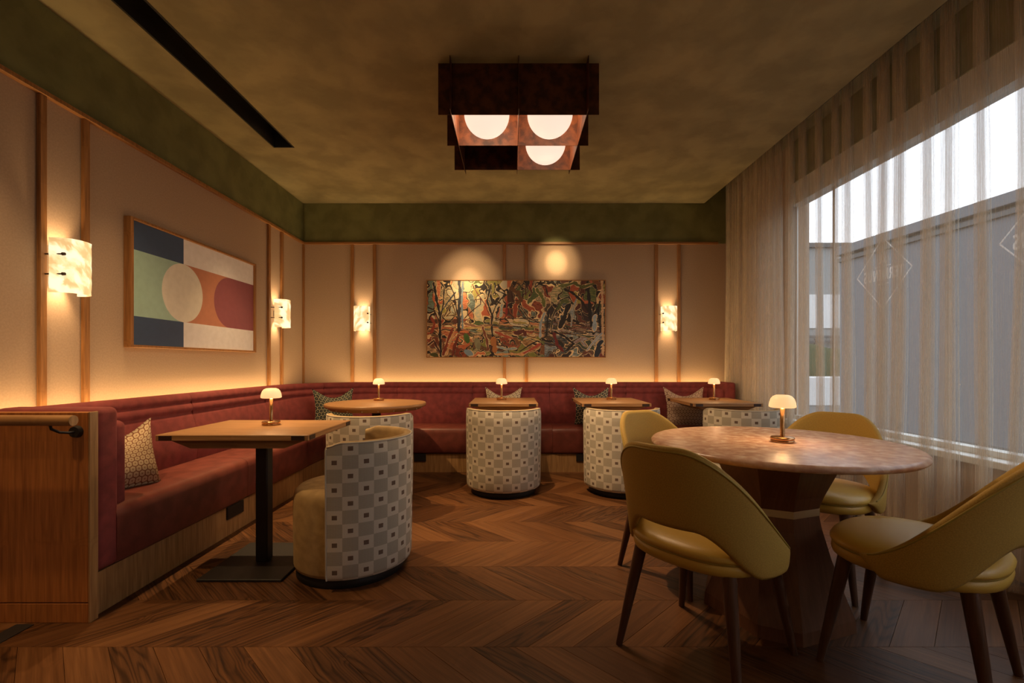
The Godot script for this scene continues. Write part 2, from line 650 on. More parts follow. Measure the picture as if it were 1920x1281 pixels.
# loose abstract woodland: patches of colour held by dark branching outlines
func woodland_image() -> Image:
	var w := 1024
	var h := 438
	var im := Image.create(w, h, false, Image.FORMAT_RGB8)
	im.fill(Color8(204, 172, 128))
	var r := RandomNumberGenerator.new()
	r.seed = 77
	var pale := [Color8(222, 200, 158), Color8(214, 182, 138), Color8(196, 190, 168), Color8(206, 150, 108), Color8(150, 168, 160), Color8(180, 92, 60)]
	var warm := [Color8(150, 66, 40), Color8(104, 42, 28), Color8(196, 112, 72), Color8(214, 178, 130), Color8(120, 84, 48), Color8(70, 40, 30)]
	var green := [Color8(112, 116, 52), Color8(64, 84, 52), Color8(150, 140, 70), Color8(120, 140, 136), Color8(206, 182, 140), Color8(52, 52, 44)]
	var dark := [Color8(34, 38, 42), Color8(52, 62, 74), Color8(74, 34, 32), Color8(58, 70, 52), Color8(150, 160, 166), Color8(110, 46, 40)]
	var cell := noise(0.021, 5, 1, FastNoiseLite.TYPE_CELLULAR)
	cell.cellular_return_type = FastNoiseLite.RETURN_CELL_VALUE
	var edge := noise(0.021, 5, 1, FastNoiseLite.TYPE_CELLULAR)
	edge.cellular_return_type = FastNoiseLite.RETURN_DISTANCE2_SUB
	var bend := noise(0.012, 9, 2)
	var brush := noise(0.05, 14, 3)
	for y in h:
		for x in w:
			var fx := float(x) / w
			var fy := float(y) / h
			var tall := 1.0 - smoothstep(0.5, 0.75, fy)
			var wx := x + 34.0 * bend.get_noise_2d(x, y)
			var wy := y + 34.0 * bend.get_noise_2d(x + 900, y)
			var px := wx * lerpf(0.62, 1.15, tall)
			var py := wy * lerpf(1.35, 0.50, tall)
			var id := int(absf(cell.get_noise_2d(px, py)) * 9973.0)
			var e := edge.get_noise_2d(px, py) + 1.0
			var pal := pale
			var pick := (id / 7) % 10
			if fx > 0.66 and fy > 0.3:
				pal = dark
			elif fx < 0.24 and fy > 0.5:
				pal = warm
			elif fy > 0.6:
				pal = warm if pick < 5 else green
			elif fx > 0.45 and fy < 0.5:
				pal = green if pick < 6 else warm
			elif fx < 0.2:
				pal = green if pick < 5 else pale
			elif pick < 3:
				pal = green
			var c: Color = pal[id % pal.size()]
			c = c.lerp(pal[(id / 3) % pal.size()], clampf(0.3 + 0.7 * brush.get_noise_2d(x * 0.6, y * 2.0), 0.0, 0.55))
			var line := 0.12 + 0.10 * brush.get_noise_2d(x * 0.4 + 300, y * 0.4)
			if e < line:
				c = Color8(30, 20, 20) if pick % 4 else Color8(226, 200, 152)
			elif e < line + 0.035:
				c = Color8(222, 194, 146)
			im.set_pixel(x, y, c)
	# hand-placed strokes, in the pixels of a 1667 x 713 sketch of the canvas
	var k := Vector2(w / 1667.0, h / 713.0)
	var lines := [
		[[[130, 700], [118, 500], [122, 330], [90, 190], [58, 20]], 26, Color8(28, 28, 34)],
		[[[125, 330], [150, 220], [158, 60], [120, 10]], 14, Color8(34, 30, 34)],
		[[[130, 290], [200, 190], [262, 110]], 14, Color8(46, 58, 76)],
		[[[122, 400], [60, 270], [8, 250]], 12, Color8(60, 28, 22)],
		[[[300, 460], [296, 250], [310, 120], [296, 0]], 30, Color8(44, 48, 62)],
		[[[330, 440], [324, 200], [334, 10]], 20, Color8(120, 140, 156)],
		[[[288, 470], [280, 300], [250, 120], [200, 10]], 12, Color8(52, 22, 20)],
		[[[612, 520], [602, 400], [610, 330], [560, 190], [600, 30]], 20, Color8(36, 32, 34)],
		[[[605, 330], [640, 240], [690, 170], [740, 130], [650, 90], [630, 20]], 12, Color8(36, 30, 32)],
		[[[600, 350], [540, 220], [470, 120], [420, 30]], 10, Color8(122, 62, 48)],
		[[[350, 350], [420, 280], [500, 220], [500, 170], [440, 180]], 9, Color8(70, 34, 26)],
		[[[355, 400], [460, 430], [600, 415]], 22, Color8(150, 106, 80)],
		[[[345, 440], [470, 440], [590, 432]], 14, Color8(200, 168, 92)],
		[[[640, 370], [760, 352], [930, 350], [950, 340]], 9, Color8(48, 26, 22)],
		[[[770, 260], [850, 262], [890, 320], [820, 340], [780, 300], [770, 260]], 9, Color8(150, 76, 44)],
		[[[800, 10], [860, 30], [900, 90], [890, 190], [800, 180], [790, 90], [830, 30]], 10, Color8(52, 26, 20)],
		[[[780, 70], [850, 110], [880, 170], [850, 210]], 38, Color8(104, 66, 34)],
		[[[740, 330], [748, 200]], 22, Color8(150, 44, 32)],
		[[[690, 330], [700, 220]], 26, Color8(170, 186, 182)],
		[[[925, 130], [920, 60], [950, 40], [985, 110], [960, 150]], 10, Color8(86, 22, 24)],
		[[[1010, 60], [1050, 30], [1110, 50], [1130, 140]], 12, Color8(32, 34, 34)],
		[[[1030, 90], [1080, 150], [1100, 240]], 34, Color8(104, 112, 50)],
		[[[1120, 500], [1128, 380], [1140, 270]], 18, Color8(30, 32, 36)],
		[[[1060, 520], [1062, 400], [1100, 300]], 24, Color8(150, 166, 178)],
		[[[880, 250], [950, 350], [1040, 390]], 11, Color8(44, 24, 24)],
		[[[1160, 470], [1180, 330], [1250, 180], [1330, 150], [1370, 220]], 13, Color8(30, 40, 40)],
		[[[1230, 260], [1270, 190], [1320, 190]], 40, Color8(88, 100, 56)],
		[[[1250, 430], [1300, 300], [1330, 230]], 46, Color8(34, 28, 30)],
		[[[1350, 420], [1370, 260], [1400, 170]], 12, Color8(130, 148, 160)],
		[[[1560, 480], [1530, 330], [1520, 180], [1500, 0]], 34, Color8(28, 24, 26)],
		[[[1525, 300], [1440, 180], [1360, 110], [1290, 80]], 24, Color8(34, 22, 22)],
		[[[1560, 330], [1610, 240], [1620, 190]], 20, Color8(34, 26, 28)],
		[[[1600, 250], [1630, 500]], 20, Color8(24, 26, 34)],
		[[[1570, 340], [1572, 470]], 40, Color8(150, 168, 184)],
		[[[1240, 50], [1300, 40], [1380, 20], [1450, 60], [1560, 30]], 30, Color8(84, 90, 46)],
		[[[1640, 0], [1650, 700]], 26, Color8(206, 168, 128)],
		[[[1200, 480], [1290, 520], [1370, 590], [1310, 650]], 22, Color8(30, 24, 28)],
		[[[1190, 500], [1220, 600], [1280, 660]], 30, Color8(116, 34, 34)],
		[[[1500, 650], [1570, 560], [1640, 490]], 14, Color8(150, 164, 184)],
		[[[1590, 690], [1610, 600], [1640, 560]], 50, Color8(30, 40, 56)],
		[[[870, 660], [960, 600], [1080, 540], [1130, 510]], 13, Color8(38, 32, 32)],
		[[[860, 560], [960, 530], [1060, 560]], 14, Color8(206, 178, 120)],
		[[[880, 690], [980, 640], [1060, 590]], 26, Color8(176, 74, 56)],
		[[[840, 490], [900, 470], [920, 500]], 40, Color8(92, 38, 34)],
		[[[870, 530], [890, 545]], 30, Color8(78, 92, 40)],
		[[[640, 480], [740, 520], [800, 540]], 26, Color8(178, 84, 58)],
		[[[620, 560], [640, 650]], 56, Color8(184, 118, 62)],
		[[[660, 620], [760, 640], [840, 630]], 20, Color8(150, 168, 170)],
		[[[640, 690], [800, 685], [900, 690]], 24, Color8(214, 158, 106)],
		[[[360, 520], [390, 560]], 56, Color8(72, 108, 50)],
		[[[460, 560], [490, 640]], 60, Color8(140, 138, 108)],
		[[[520, 440], [560, 560], [570, 650]], 22, Color8(124, 66, 48)],
		[[[370, 670], [420, 680]], 50, Color8(132, 160, 178)],
		[[[180, 690], [220, 560], [260, 450]], 12, Color8(206, 150, 100)],
		[[[150, 690], [190, 560], [240, 440]], 26, Color8(132, 52, 34)],
		[[[240, 690], [260, 600], [290, 520]], 30, Color8(118, 46, 30)],
		[[[40, 480], [70, 400], [30, 340]], 28, Color8(150, 62, 44)],
		[[[10, 600], [60, 560], [110, 660]], 20, Color8(70, 30, 26)],
		[[[40, 690], [90, 700]], 40, Color8(72, 78, 34)],
		[[[160, 330], [230, 200], [270, 320], [180, 330], [220, 290]], 11, Color8(84, 62, 30)],
	]
	for l in lines:
		var pts := []
		for p in l[0]:
			pts.append(Vector2(p[0], p[1]) * k)
		if l[1] > 9 and r.randf() < 0.6:
			stroke(im, pts, l[1] * k.x + 5, Color8(218, 190, 148), r)
		stroke(im, pts, l[1] * k.x, l[2], r)
	return im


# ------------------------------------------------------------------ furniture makers
func barrel_chair(at: Vector3, turn: float, label: String) -> void:
	var t := thing("barrel_chair", label, "chair", at, turn, "checked barrel chairs")
	# local +z is the back of the chair
	if not M.has("barrel_meshes"):
		var base := MB.new()
		base.lathe([Vector2(0.0, 0.0), Vector2(0.275, 0.0), Vector2(0.278, 0.004), Vector2(0.278, 0.05), Vector2(0.0, 0.05)], 40)
		var seat := MB.new()
		seat.lathe([Vector2(0.0, 0.045), Vector2(0.26, 0.045), Vector2(0.285, 0.052), Vector2(0.29, 0.07), Vector2(0.292, 0.25), Vector2(0.292, 0.405), Vector2(0.284, 0.437), Vector2(0.262, 0.456), Vector2(0.22, 0.463), Vector2(0.0, 0.470)], 48)
		var h := 1.62
		var outer := []
		var inner := []
		var rim := []
		var outer_uv := []
		var n := 44
		for k in n + 1:
			var a := lerpf(-h, h, float(k) / n)
			var dir := Vector3(sin(a), 0, cos(a))
			var end := smoothstep(0.0, 0.07, minf(k, n - k) / float(n))
			var top := 0.722 - 0.02 * (1 - end)
			var col := []
			var uv := []
			for y in [[0.300, 0.052], [0.313, 0.058], [0.318, 0.08], [0.320, 0.2], [0.3215, 0.35], [0.323, 0.5], [0.324, 0.62], [0.322, top - 0.018], [0.316, top - 0.006]]:
				col.append(dir * y[0] + Vector3(0, y[1], 0))
				uv.append(Vector2(a * 0.322 / 0.148, -y[1] / 0.132))
			outer.append(col)
			outer_uv.append(uv)
			var lining := [dir * 0.316 + Vector3(0, top - 0.006, 0), dir * 0.306 + Vector3(0, top, 0), dir * 0.284 + Vector3(0, top, 0), dir * 0.274 + Vector3(0, top - 0.008, 0), dir * 0.270 + Vector3(0, top - 0.03, 0), dir * 0.272 + Vector3(0, 0.55, 0), dir * 0.276 + Vector3(0, 0.40, 0)]
			inner.append(lining)
			rim.append(dir * 0.3165 + Vector3(0, top - 0.005, 0))
		var back := MB.new()
		back.smooth()
		back.grid(outer, outer_uv)
		for e in [0, n]:
			# the closed front edges of the wrap, in the same checked cloth
			var a := outer[e] as Array
			var dir := Vector3(sin(-h if e == 0 else h), 0, cos(h))
			back.flat()
			for i in a.size() - 1:
				back.quad(a[i], a[i + 1], Vector3(dir.x * 0.274, a[i + 1].y, dir.z * 0.274), Vector3(dir.x * 0.274, a[i].y, dir.z * 0.274), outer_uv[e][i], outer_uv[e][i + 1], outer_uv[e][i + 1] + Vector2(0.2, 0), outer_uv[e][i] + Vector2(0.2, 0))
		var lin_ := MB.new()
		lin_.smooth()
		lin_.grid(inner)
		var pipe := MB.new()
		for e in [0, n]:
			var s := outer[e] as Array
			if e == 0:
				rim = s.slice(1) + rim
			else:
				var tail := s.slice(1)
				tail.reverse()
				rim += tail
		pipe.tube(rim, 0.0042, 6)
		M.barrel_meshes = [base.mesh(), seat.mesh(), back.mesh(), lin_.mesh(), pipe.mesh()]
	var b: Array = M.barrel_meshes
	obj("plinth", b[0], M.black, t)
	obj("seat", b[1], M.tan_velvet, t)
	var bk := obj("backrest", b[2], M.check, t)
	obj("lining", b[3], M.tan_velvet, bk)
	obj("piping", b[4], M.cream_piping, bk)


func tub_chair(at: Vector3, turn: float, label: String) -> void:
	var t := thing("tub_chair", label, "chair", at, turn, "mustard tub chairs round the marble table")
	if not M.has("tub_meshes"):
		var base := MB.new()
		var cush := MB.new()
		var outline := func(k: float, y: float, grow: float) -> Vector3:
			var c := cos(k)
			var s := sin(k)
			var r := 1.0 / pow(pow(absf(c), 2.6) + pow(absf(s), 2.6), 1.0 / 2.6)
			return Vector3(c * r * (0.252 + grow), y, s * r * (0.243 + grow) - 0.012)
		var layers := func(b: MB, prof: Array) -> void:
			b.smooth()
			var rows := []
			for q in prof:
				var row := []
				for i in 48:
					row.append(outline.call(TAU * i / 48, q[1], q[0]))
				rows.append(row)
			b.grid(rows, [], true)
			b.flat()
			b.fan(rows[0])
			b.fan(rows[rows.size() - 1], true)
		layers.call(base, [[-0.05, 0.386], [-0.015, 0.388], [-0.003, 0.396], [0.0, 0.41], [-0.002, 0.426], [-0.012, 0.434]])
		layers.call(cush, [[-0.012, 0.432], [0.002, 0.438], [0.004, 0.448], [-0.004, 0.462], [-0.03, 0.474], [-0.09, 0.482], [-0.16, 0.485], [-0.235, 0.486]])
		var seam := MB.new()
		var loop := []
		for i in 49:
			loop.append(outline.call(TAU * (i % 48) / 48, 0.4335, -0.005))
		seam.tube(loop, 0.0045, 6, false)
		# wrap-round back: phi 0 is the rear (+z)
		var n := 64
		var hi := 1.95
		var cs := 14
		var rows := []
		var edge := []
		for k in n + 1:
			var ph := lerpf(-hi, hi, float(k) / n)
			var q := absf(ph) / hi
			var fall := smoothstep(0.12, 1.0, q)
			var top := lerpf(0.825, 0.455, pow(fall, 0.95))
			var low := lerpf(0.535, 0.385, smoothstep(0.18, 0.62, q))
			low = lerpf(low, 0.43, smoothstep(0.85, 1.0, q))
			var tip := sqrt(maxf(0.0, 1.0 - pow(maxf(0.0, (q - 0.84) / 0.16), 2.0)))
			var midy := (top + low) / 2
			var half := maxf((top - low) / 2 * tip, 0.0)
			var thick := 0.018 * (0.35 + 0.65 * tip)
			var row := []
			for i in cs:
				var w := TAU * i / cs
				var yy := midy + sin(w) * maxf(half, 0.002)
				var yv := clampf(signf(sin(w)) * pow(absf(sin(w)), 0.55), -1, 1)
				yy = midy + yv * maxf(half, 0.002)
				var tk := cos(w)
				tk = signf(tk) * pow(absf(tk), 0.5) * thick
				var hgt := clampf((yy - 0.42) / 0.4, 0.0, 1.0)
				var lean := 0.045 * hgt * hgt + 0.012 * hgt
				var rx := 0.268 + lean + tk
				var rz := 0.262 + lean * 1.25 + tk
				row.append(Vector3(sin(ph) * rx, yy, cos(ph) * rz - 0.01))
			rows.append(row)
			edge.append((row[3] + row[4]) / 2.0)
		var back := MB.new()
		back.smooth()
		back.grid(rows, [], true)
		back.flat()
		back.fan(rows[0])
		back.fan(rows[n], true)
		var pipe := MB.new()
		var line := []
		for k in range(2, n - 1):
			line.append(rows[k][2] + Vector3(0, 0.0005, 0))
		pipe.tube(line, 0.0036, 6)
		var legs := []
		for s in [[-1, -1], [1, -1], [-1, 1], [1, 1]]:
			var lg := MB.new()
			var a := Vector3(s[0] * 0.172, 0.395, s[1] * 0.165 - 0.01)
			var f := Vector3(s[0] * 0.232, 0.0, s[1] * 0.228 - 0.01)
			lg.tube([a, a.lerp(f, 0.5), f], [0.024, 0.019, 0.0125], 14)
			legs.append(lg.mesh())
		M.tub_meshes = [base.mesh(), cush.mesh(), seam.mesh(), back.mesh(), pipe.mesh(), legs]
	var b: Array = M.tub_meshes
	var seat := obj("seat", b[1], M.yellow_leather, t)
	obj("seat_frame", b[0], M.yellow_leather, seat)
	obj("piping", b[2], M.yellow_piping, seat)
	var bk := obj("backrest", b[3], M.yellow_cloth, t)
	obj("piping", b[4], M.yellow_piping, bk)
	for lg in b[5]:
		obj("leg", lg, M.walnut, t)


# at: centre of the table on the floor
func square_table(at: Vector3, sx: float, sz: float, label: String, base := Vector3(0.215, 0.245, 0.0)) -> void:
	var t := thing("bistro_table", label, "table", at, 0.0, "oak bistro tables")
	var y := 0.75
	obj("table_top", box_mesh(Vector3(-sx / 2, y - 0.03, -sz / 2), Vector3(sx / 2, y, sz / 2), 0.003), M.table_oak, t)
	# underframe that slopes inwards
	var u := MB.new()
	var ax := sx / 2 - 0.03
	var bx := sx / 2 - 0.14
	var hz := sz / 2 - 0.05
	u.prism([Vector2(-ax, y - 0.031), Vector2(ax, y - 0.031), Vector2(bx, y - 0.075), Vector2(-bx, y - 0.075)], Vector3(0, 0, -hz), Vector3.RIGHT, Vector3.UP, Vector3(0, 0, 2 * hz))
	obj("underframe", u.mesh(), M.oak_long, t)
	for s in [[-1, -1], [1, -1], [-1, 1], [1, 1]]:
		var c := Vector3(s[0] * (sx / 2 - 0.05), y - 0.0155, s[1] * (sz / 2 + 0.0004))
		obj("corner_inlay", box_mesh(c - Vector3(0.032, 0.0115, 0.002), c + Vector3(0.032, 0.0115, 0.002), 0.0005), M.inlay, t)
		var e := Vector3(s[0] * (sx / 2 + 0.0004), y - 0.0155, s[1] * (sz / 2 - 0.05))
		obj("corner_inlay", box_mesh(e - Vector3(0.002, 0.0115, 0.032), e + Vector3(0.002, 0.0115, 0.032), 0.0005), M.inlay, t)
	obj("column", box_mesh(Vector3(-0.033, 0.012, -0.033 - base.z), Vector3(0.033, y - 0.074, 0.033 - base.z), 0.006), M.black_metal, t)
	obj("base_plate", box_mesh(Vector3(-base.x, 0.0, -base.y - base.z), Vector3(base.x, 0.014, base.y - base.z), 0.003), M.black_metal, t)


func round_table(at: Vector3, r: float, label: String) -> void:
	var t := thing("round_table", label, "table", at)
	var y := 0.75
	var top := MB.new()
	top.lathe([Vector2(0, y - 0.03), Vector2(r - 0.006, y - 0.03), Vector2(r - 0.001, y - 0.026), Vector2(r, y - 0.02), Vector2(r, y - 0.006), Vector2(r - 0.004, y - 0.001), Vector2(r - 0.012, y), Vector2(0, y)], 72)
	obj("table_top", top.mesh(), M.table_oak, t)
	var ring := MB.new()
	ring.lathe([Vector2(0, y - 0.056), Vector2(r - 0.05, y - 0.056), Vector2(r - 0.02, y - 0.031), Vector2(0, y - 0.031)], 64)
	var apron := obj("underframe", ring.mesh(), M.oak_long, t)
	var stud := MB.new()
	stud.lathe([Vector2(0.0, 0.004), Vector2(0.004, 0.003), Vector2(0.006, 0.0), Vector2(0.006, -0.01)], 10)
	var sm := stud.mesh()
	for k in 20:
		var o := obj("stud", sm, M.steel, apron)
		var w := TAU * k / 20
		o.transform = Transform3D(Basis(Vector3.UP, w) * Basis(Vector3.RIGHT, 2.4), Vector3(sin(w) * (r - 0.033), y - 0.045, cos(w) * (r - 0.033)))
	var col := MB.new()
	col.lathe([Vector2(0.0, 0.01), Vector2(0.05, 0.01), Vector2(0.04, 0.03), Vector2(0.038, 0.66), Vector2(0.09, 0.69), Vector2(0, 0.70)], 24)
	obj("column", col.mesh(), M.black_metal, t)
	var base := MB.new()
	base.lathe([Vector2(0, 0), Vector2(0.24, 0), Vector2(0.24, 0.008), Vector2(0.23, 0.014), Vector2(0, 0.018)], 56)
	obj("base_plate", base.mesh(), M.black_metal, t)


func marble_table(at: Vector3) -> void:
	var t := thing("marble_table", "round pink marble table on a faceted wooden hourglass pedestal", "table", at)
	var r := 0.532
	var y := 0.75
	var top := MB.new()
	top.lathe([Vector2(0, y - 0.03), Vector2(r - 0.022, y - 0.03), Vector2(r - 0.010, y - 0.027), Vector2(r - 0.002, y - 0.020), Vector2(r, y - 0.014), Vector2(r - 0.002, y - 0.008), Vector2(r - 0.009, y - 0.0015), Vector2(r - 0.018, y), Vector2(0, y)], 96)
	obj("table_top", top.mesh(), M.marble, t)
	# eight facets: four broad, four narrow
	var ring := func(rad: float, hy: float, chamfer: float) -> Array:
		var out := []
		for k in 4:
			for s in [-1, 1]:
				var a: float = k * PI / 2 + 0.34 + s * chamfer
				out.append(Vector3(sin(a) * rad, hy, cos(a) * rad))
		return out
	var body := func(list: Array) -> ArrayMesh:
		var b := MB.new()
		b.flat()
		var rows := []
		for q in list:
			rows.append(ring.call(q[0], q[1], q[2]))
		b.grid(rows, [], true)
		b.fan(rows[0])
		b.fan(rows[rows.size() - 1], true)
		return b.mesh()
	obj("lower_pedestal", body.call([[0.30, 0.0, 0.52], [0.295, 0.05, 0.52], [0.262, 0.14, 0.50], [0.215, 0.28, 0.47], [0.182, 0.40, 0.45], [0.172, 0.456, 0.44]]), M.pedestal, t)
	obj("waist_band", body.call([[0.174, 0.456, 0.44], [0.174, 0.486, 0.44]]), M.brass_band, t)
	obj("upper_pedestal", body.call([[0.172, 0.486, 0.44], [0.19, 0.54, 0.45], [0.235, 0.64, 0.47], [0.27, 0.719, 0.48]]), M.pedestal, t)


func table_lamp(at: Vector3, label: String) -> void:
	var t := thing("table_lamp", label, "lamp", at, 0.0, "cordless mushroom lamps")
	if not M.has("lamp_meshes"):
		var base := MB.new()
		base.lathe([Vector2(0, 0), Vector2(0.044, 0), Vector2(0.048, 0.003), Vector2(0.048, 0.008), Vector2(0.0445, 0.0095), Vector2(0.0445, 0.0115), Vector2(0.049, 0.013), Vector2(0.049, 0.019), Vector2(0.046, 0.023), Vector2(0.012, 0.026), Vector2(0, 0.026)], 40)
		var stem := MB.new()
		stem.lathe([Vector2(0.0, 0.025), Vector2(0.0105, 0.025), Vector2(0.0095, 0.03), Vector2(0.0095, 0.160), Vector2(0, 0.160)], 20)
		var shade := MB.new()
		shade.lathe([Vector2(0.012, 0.154), Vector2(0.049, 0.154), Vector2(0.0535, 0.156), Vector2(0.0545, 0.160), Vector2(0.0525, 0.176), Vector2(0.047, 0.193), Vector2(0.038, 0.204), Vector2(0.026, 0.2095), Vector2(0.0, 0.211)], 40)
		M.lamp_meshes = [base.mesh(), stem.mesh(), shade.mesh()]
	var b: Array = M.lamp_meshes
	obj("base", b[0], M.brass, t)
	obj("stem", b[1], M.brass, t)
	obj("lamp_shade", b[2], M.lamp_shade, t)
	omni(t, Vector3(0, 0.175, 0), Color(1.0, 0.82, 0.60), LAMP_E, 0.035)


# local: wall at z = 0, room towards +z; the bolts stand on the side given by hand (-1 or 1)
func wall_sconce(at: Vector3, turn: float, hand: float, label: String) -> void:
	var t := thing("wall_sconce", label, "wall lamp", at, turn, "alabaster wall sconces")
	var w := 0.085
	var hh := 0.137
	var n := 18
	var front := []
	var back := []
	var fuv := []
	var rs := RandomNumberGenerator.new()
	rs.seed = 3
	for i in n + 1:
		var s := float(i) / n
		# from the bolted edge the slab curls out and round
		var x := hand * w * cos(PI * s)
		var z := 0.010 + 0.140 * sqrt(maxf(0.0, sin(PI * (0.02 + 0.96 * s))))
		var col := []
		var colb := []
		var uv := []
		for j in 13:
			var y := lerpf(-hh, hh, j / 12.0)
			var wave := 0.0015 * sin(j * 1.9 + i * 0.7) + 0.001 * sin(i * 2.3 - j * 0.8)
			col.append(Vector3(x + (wave * 1.5 if i == n else 0.0), y, z + wave))
			colb.append(Vector3(x * 0.90, y, z - 0.008))
			uv.append(Vector2(s * 0.42 + at.x * 0.37 + at.z * 0.21, y * 1.5 + s * 0.25))
		front.append(col)
		back.append(colb)
		fuv.append(uv)
	var sh := MB.new()
	sh.smooth()
	sh.grid(front, fuv)
	sh.grid(back, fuv)
	sh.flat()
	for j in 12:
		for e in [0, n]:
			sh.quad(front[e][j], front[e][j + 1], back[e][j + 1], back[e][j], fuv[e][j], fuv[e][j + 1], fuv[e][j + 1], fuv[e][j])
	for i in n:
		for e in [0, 12]:
			sh.quad(front[i][e], front[i + 1][e], back[i + 1][e], back[i][e], fuv[i][e], fuv[i + 1][e], fuv[i + 1][e], fuv[i][e])
	obj("alabaster_shade", sh.mesh(), M.alabaster, t)
	obj("back_plate", box_mesh(Vector3(-0.018, -0.03, 0.0), Vector3(0.018, 0.03, 0.005), 0.001), M.inlay, t)
	for y in [-0.045, 0.055]:
		var b := MB.new()
		var bx := hand * (w - 0.006)
		b.tube([Vector3(bx, y, 0.0), Vector3(bx, y, 0.108), Vector3(bx, y, 0.1082), Vector3(bx, y, 0.12)], [0.004, 0.004, 0.0085, 0.0075], 12)
		obj("bolt", b.mesh(), M.inlay, t)
	# the bulb shines up and down behind the slab
	for up in [-1.0, 1.0]:
		spot(t, Vector3(0, up * 0.03, 0.06), Vector3(0, up * 0.25, 0.0), Color(1.0, 0.82, 0.58), SCONCE_E, 33.0, 0.9, 0.015)


func cushion(at: Vector3, turn: float, lean: float, size: float, which: int, label: String, roll := 0.0) -> void:
	var b := MB.new()
	b.smooth()
	var n := 16
	for side in [-1.0, 1.0]:
		var rows := []
		var uvs := []
		for i in n + 1:
			var row := []
			var uv := []
			for j in n + 1:
				var u := -1 + 2.0 * j / n
				var v := -1 + 2.0 * i / n
				var x := u * (1 - 0.13 * (1 - v * v))
				var y := v * (1 - 0.09 * (1 - u * u))
				var chop := pow(maxf(0.0, 1 - u * u), 1.5) * smoothstep(-0.4, 1.0, v)
				y -= 0.40 * chop
				var puff := pow(maxf(0.0, (1 - pow(u, 4)) * (1 - pow(v, 4))), 0.6)
				puff *= 1.0 - 0.25 * chop
				row.append(Vector3(x, y, side * puff * 0.42) * size / 2)
				uv.append(Vector2(u, v) * 1.5 + Vector2(2, 2))
			rows.append(row)
			uvs.append(uv)
		b.grid(rows, uvs)
	var o := obj("scatter_cushion", b.mesh(), M.cushion[which])
	tag(o, label, "cushion", "scatter cushions on the banquette")
	o.transform = Transform3D(Basis(Vector3.UP, turn) * Basis(Vector3.RIGHT, lean) * Basis(Vector3.BACK, roll), at)


# ------------------------------------------------------------------ banquette path
const BR := 0.90            # corner radius measured at the wall
const B_START := 2.03       # depth where the left run begins
const B_END := 2.31         # x where the back run ends


func bank_length() -> float:
	return (BACK - BR - B_START) + BR * PI / 2 + (B_END - (LEFT + BR))


# s along the wall, off = distance into the room
func bank(s: float, off: float, y: float) -> Vector3:
	var a := BACK - BR - B_START
	if s <= a:
		return P(LEFT + off, y, B_START + s)
	s -= a
	if s <= BR * PI / 2:
		var w := s / BR
		return P(LEFT + BR - cos(w) * (BR - off), y, BACK - BR + sin(w) * (BR - off))
	s -= BR * PI / 2
	return P(LEFT + BR + s, y, BACK - off)


func bank_sweep(profile: Array, s0: float, s1: float, closed := true) -> ArrayMesh:
	var b := MB.new()
	b.smooth()
	var n := maxi(2, int((s1 - s0) / 0.06))
	var rows := []
	for i in n + 1:
		var f := float(i) / n
		var s := lerpf(s0, s1, f)
		var tuck := 0.007 * (1.0 - smoothstep(0.0, 0.02, minf(f, 1 - f) * (s1 - s0)))
		var row := []
		for p in profile:
			row.append(bank(s, p.x - (tuck if p.x > 0.16 else 0.0), p.y))
		rows.append(row)
	b.grid(rows, [], closed)
	if closed:
		b.flat()
		b.fan(rows[0])
		b.fan(rows[n], true)
	return b.mesh()


const LAMP_E := 0.085
const SCONCE_E := 0.24
const LED_E := 0.30


func _ready() -> void:
	rng.seed = 11
	# ---------------- camera, sky, exposure
	var cam := Camera3D.new()
	cam.name = "camera"
	cam.projection = Camera3D.PROJECTION_FRUSTUM
	cam.near = 0.05
	cam.far = 200.0
	cam.size = 2.0 * cam.near * 640.5 / FPX
	cam.frustum_offset = Vector2(0.0, 41.5 / FPX * cam.near)
	cam.position = Vector3(0, EYE, 0)
	add_child(cam)
	cam.current = true
	var we := WorldEnvironment.new()
	we.name = "surroundings"
	var env := Environment.new()
	env.background_mode = Environment.BG_SKY
	var sky := Sky.new()
	var sm := ProceduralSkyMaterial.new()      # even overcast
	sm.sky_top_color = Color8(226, 233, 242)
	sm.sky_horizon_color = Color8(228, 234, 240)
	sm.ground_horizon_color = Color8(120, 120, 120)
	sm.ground_bottom_color = Color8(90, 90, 90)
	sm.sky_energy_multiplier = 1.6
	sky.sky_material = sm
	env.sky = sky
	env.tonemap_mode = Environment.TONE_MAPPER_LINEAR
	env.tonemap_exposure = 1.0
	env.sdfgi_enabled = true
	env.ssao_enabled = true
	env.ssil_enabled = true
	we.environment = env
	add_child(we)

	make_materials()
	build_shell()
	build_outside()
	build_window()
	build_floor()
	build_banquette()
	build_tables()
	build_wall_things()
	build_ceiling_things()
	build_entrance()


